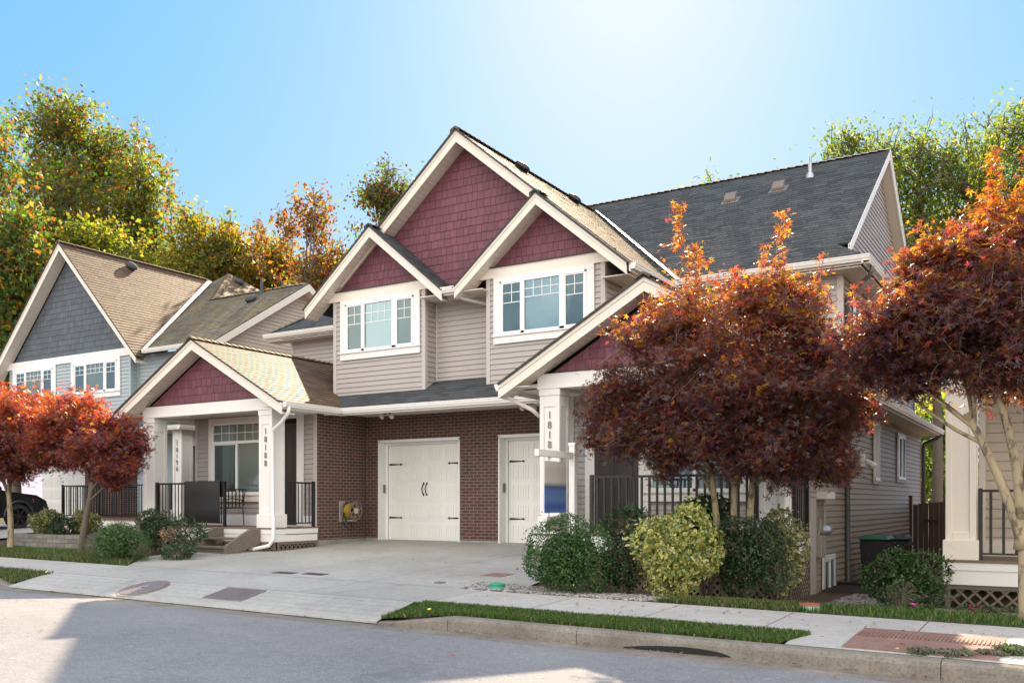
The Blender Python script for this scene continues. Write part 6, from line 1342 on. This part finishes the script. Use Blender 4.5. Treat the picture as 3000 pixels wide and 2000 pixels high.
shrub('euonymus_shrub', 'pale variegated shrub in the planter behind the leaning trunk', 252, 22.2, 1488, 1562, 80, VRP, VRPt, 3200, .06, 'oval', 63, cen=(.05, .10, .03), lump=.16, Z0=.1)
shrub('rhododendron', 'dark spiky leaved shrub in the middle of the block planter', 192, 22.0, 1515, 1562, 80, RHO, RHOt, 600, .15, 'lance', 64, lump=.2, shell=.5, Z0=.1)
DRY = A_([(.36, .24, .10), (.42, .28, .13), (.28, .18, .08)])
shrub('dried_shrub', 'withered tan shrub between the dark green shrub and the steps', 492, 18.6, 1540, 1580, 55, DRY, DRY, 260, .07, 'lance', 65, lump=.2, shell=.5)
shrub('ground_cover', 'low dark leafy plant at the foot of the rhododendron by the steps', 520, 18.4, 1590, 1640, 110, RHO, RHOt, 900, .07, 'oval', 66, lump=.2, shell=.4, cat='plant')
# roses and small flowering plants at the right
def flower_plant(label, px, t, top, bot, wpx, fl, seed, pal=LGR * .7, n=420, nf=3, fs=.045):
    r = shrub('rose_bush', label, px, t, top, bot, wpx, pal, pal * 2, n, .05, 'oval', seed, lump=.3, shell=.3, cat='plant'); rr = random.Random(seed); X, Y = at(px, t); zt = zat(top, t); rx = wpx / 2 / 2680 * t
    for k in range(nf):
        m = MB(); c = Vector((X + rr.uniform(-.6, .6) * rx, Y - rr.uniform(.3, .9) * rx, zt - rr.uniform(.02, .16)))
        for j in range(9):
            a = j * 2.4; rad = fs * (.35 + .65 * j / 9); q = c + Vector((math.cos(a) * rad, math.sin(a) * rad * .8, rad * .4)); u = Vector((math.cos(a), math.sin(a), .9)).normalized(); w_ = u.cross(Vector((0, 0, 1))).normalized() * fs * .55
            m.face([q - w_ - u * fs * .4, q + w_ - u * fs * .4, q + w_ * .8 + u * fs * .5, q - w_ * .8 + u * fs * .5])
        m.build('flower', MT[fl], r)
MT['pink'] = plain('pink petals', (.80, .10, .52), .6, .1, 8, 0); MT['crimson'] = plain('crimson petals', (.45, .01, .07), .6, .1, 8, 0); MT['dandelion'] = plain('yellow petals', (.85, .65, .02), .6, .1, 8, 0)
flower_plant('rose bush with bright pink blooms beside the concrete step', 2690, 11.7, 1765, 1815, 90, 'pink', 71, nf=6, fs=.035)
flower_plant('leafy rose stems rising in front of the rounded shrub', 2640, 12.4, 1690, 1800, 90, 'pink', 72, n=500, nf=1, fs=.001)
flower_plant('rose bush with crimson blooms under the right lattice', 2865, 11.9, 1768, 1820, 110, 'crimson', 73, nf=4, fs=.032)
flower_plant('low leafy plants along the foot of the right lattice', 2970, 12.0, 1775, 1830, 120, 'crimson', 74, nf=1, fs=.02)
for (px, t, top, bot, wpx, n, s_, lab, sd_) in ((2965, 8.2, 1885, 1962, 90, 700, .035, 'sunlit lime green weed clump at the kerb corner', 75), (2700, 8.3, 1892, 1922, 70, 160, .045, 'flat weed rosette at the near edge of the rusty hatch', 76), (2800, 8.2, 1902, 1932, 120, 260, .045, 'trailing weeds along the kerb back at the hatch corner', 77), (2900, 8.2, 1905, 1942, 90, 220, .045, 'spiky weeds between the hatch and the kerb joint', 78)):
    shrub('weed_clump', lab, px, t, top, bot, wpx, LGR * 1.3, LGRt * 1.3, n, s_, 'oval', sd_, lump=.3, shell=.3, cat='weeds')
def dandelion(px, py, t, label, h=.10):
    X, Y = at(px, t); z = zat(py, t); r = thing('dandelion', label, 'flower', (X, Y, gz(X, Y))); m = MB(); m.tube([(X, Y, gz(X, Y)), (X + .01, Y, z)], .003, 4); m.build('stem', MT['mint'] if False else MT['lawn'], r); m = MB(); m.lathe((X, Y, z), (0, -.2, 1), [(.001, -.005), (.022, .0), (.026, .008), (.012, .014), (.001, .014)], 10); m.build('flower_head', MT['dandelion'], r)
dandelion(2629, 1901, 8.5, 'yellow dandelion at the near edge of the rusty hatch'); dandelion(1258, 1784, 11.0, 'yellow dandelion at the left tip of the right grass strip'); dandelion(136, 1675, 15.9, 'yellow dandelion in the left grass strip')
st = thing('paver_strip', 'grey concrete edging behind the pink roses', 'paver', (-1.7, 13.6, -.55)); m = MB(); m.box(-2.1, -.2, 12.9, 13.5, -.62, -.50); m.build('slab', MT['kerb'], st, bevel=.015)
# fallen leaves (stuff)
rr = np.random.RandomState(5); P_ = []
for _ in range(150):
    x, y = rr.uniform(-16, 1.5), rr.uniform(5.5, 16)
    if y > 11 and not (-15 < x < -8.4): continue
    z = gz(x, y) if y < 8.75 or y > 9.48 else (zs(x) - .40 if x > -7 else zs(x) - .56 + (y - 8.78) * .227); P_.append((x, y, z + .022))
for _ in range(160): x = rr.uniform(-7.4, 1); P_.append((x, 8.70 - abs(rr.normal(0, .05)), z_road(x, 8.6) + .02))
for _ in range(260): x, y = rr.uniform(-6.5, -3), rr.uniform(11.1, 13.5); P_.append((x, y, gz(x, y) + .04))
for _ in range(120): x = rr.uniform(-7.2, -.5); y = rr.uniform(9.0, 10.9); P_.append((x, y, gz(x, y) + .02))
for _ in range(70): x = rr.uniform(-15, -7.4); P_.append((x, 8.68 - abs(rr.normal(0, .06)), z_road(x, 8.6) + .02))
LF = A_([(.35, .16, .04), (.22, .10, .04), (.10, .05, .03), (.30, .07, .03), (.38, .26, .10)])
o = leaves('fallen_leaves', A_(P_), .045, 'oval', LF, LF, rr, None, 'leafs', .3); o['kind'] = 'stuff'; tag(o, 'dry brown leaves scattered on the road, concrete and mulch', 'leaves')
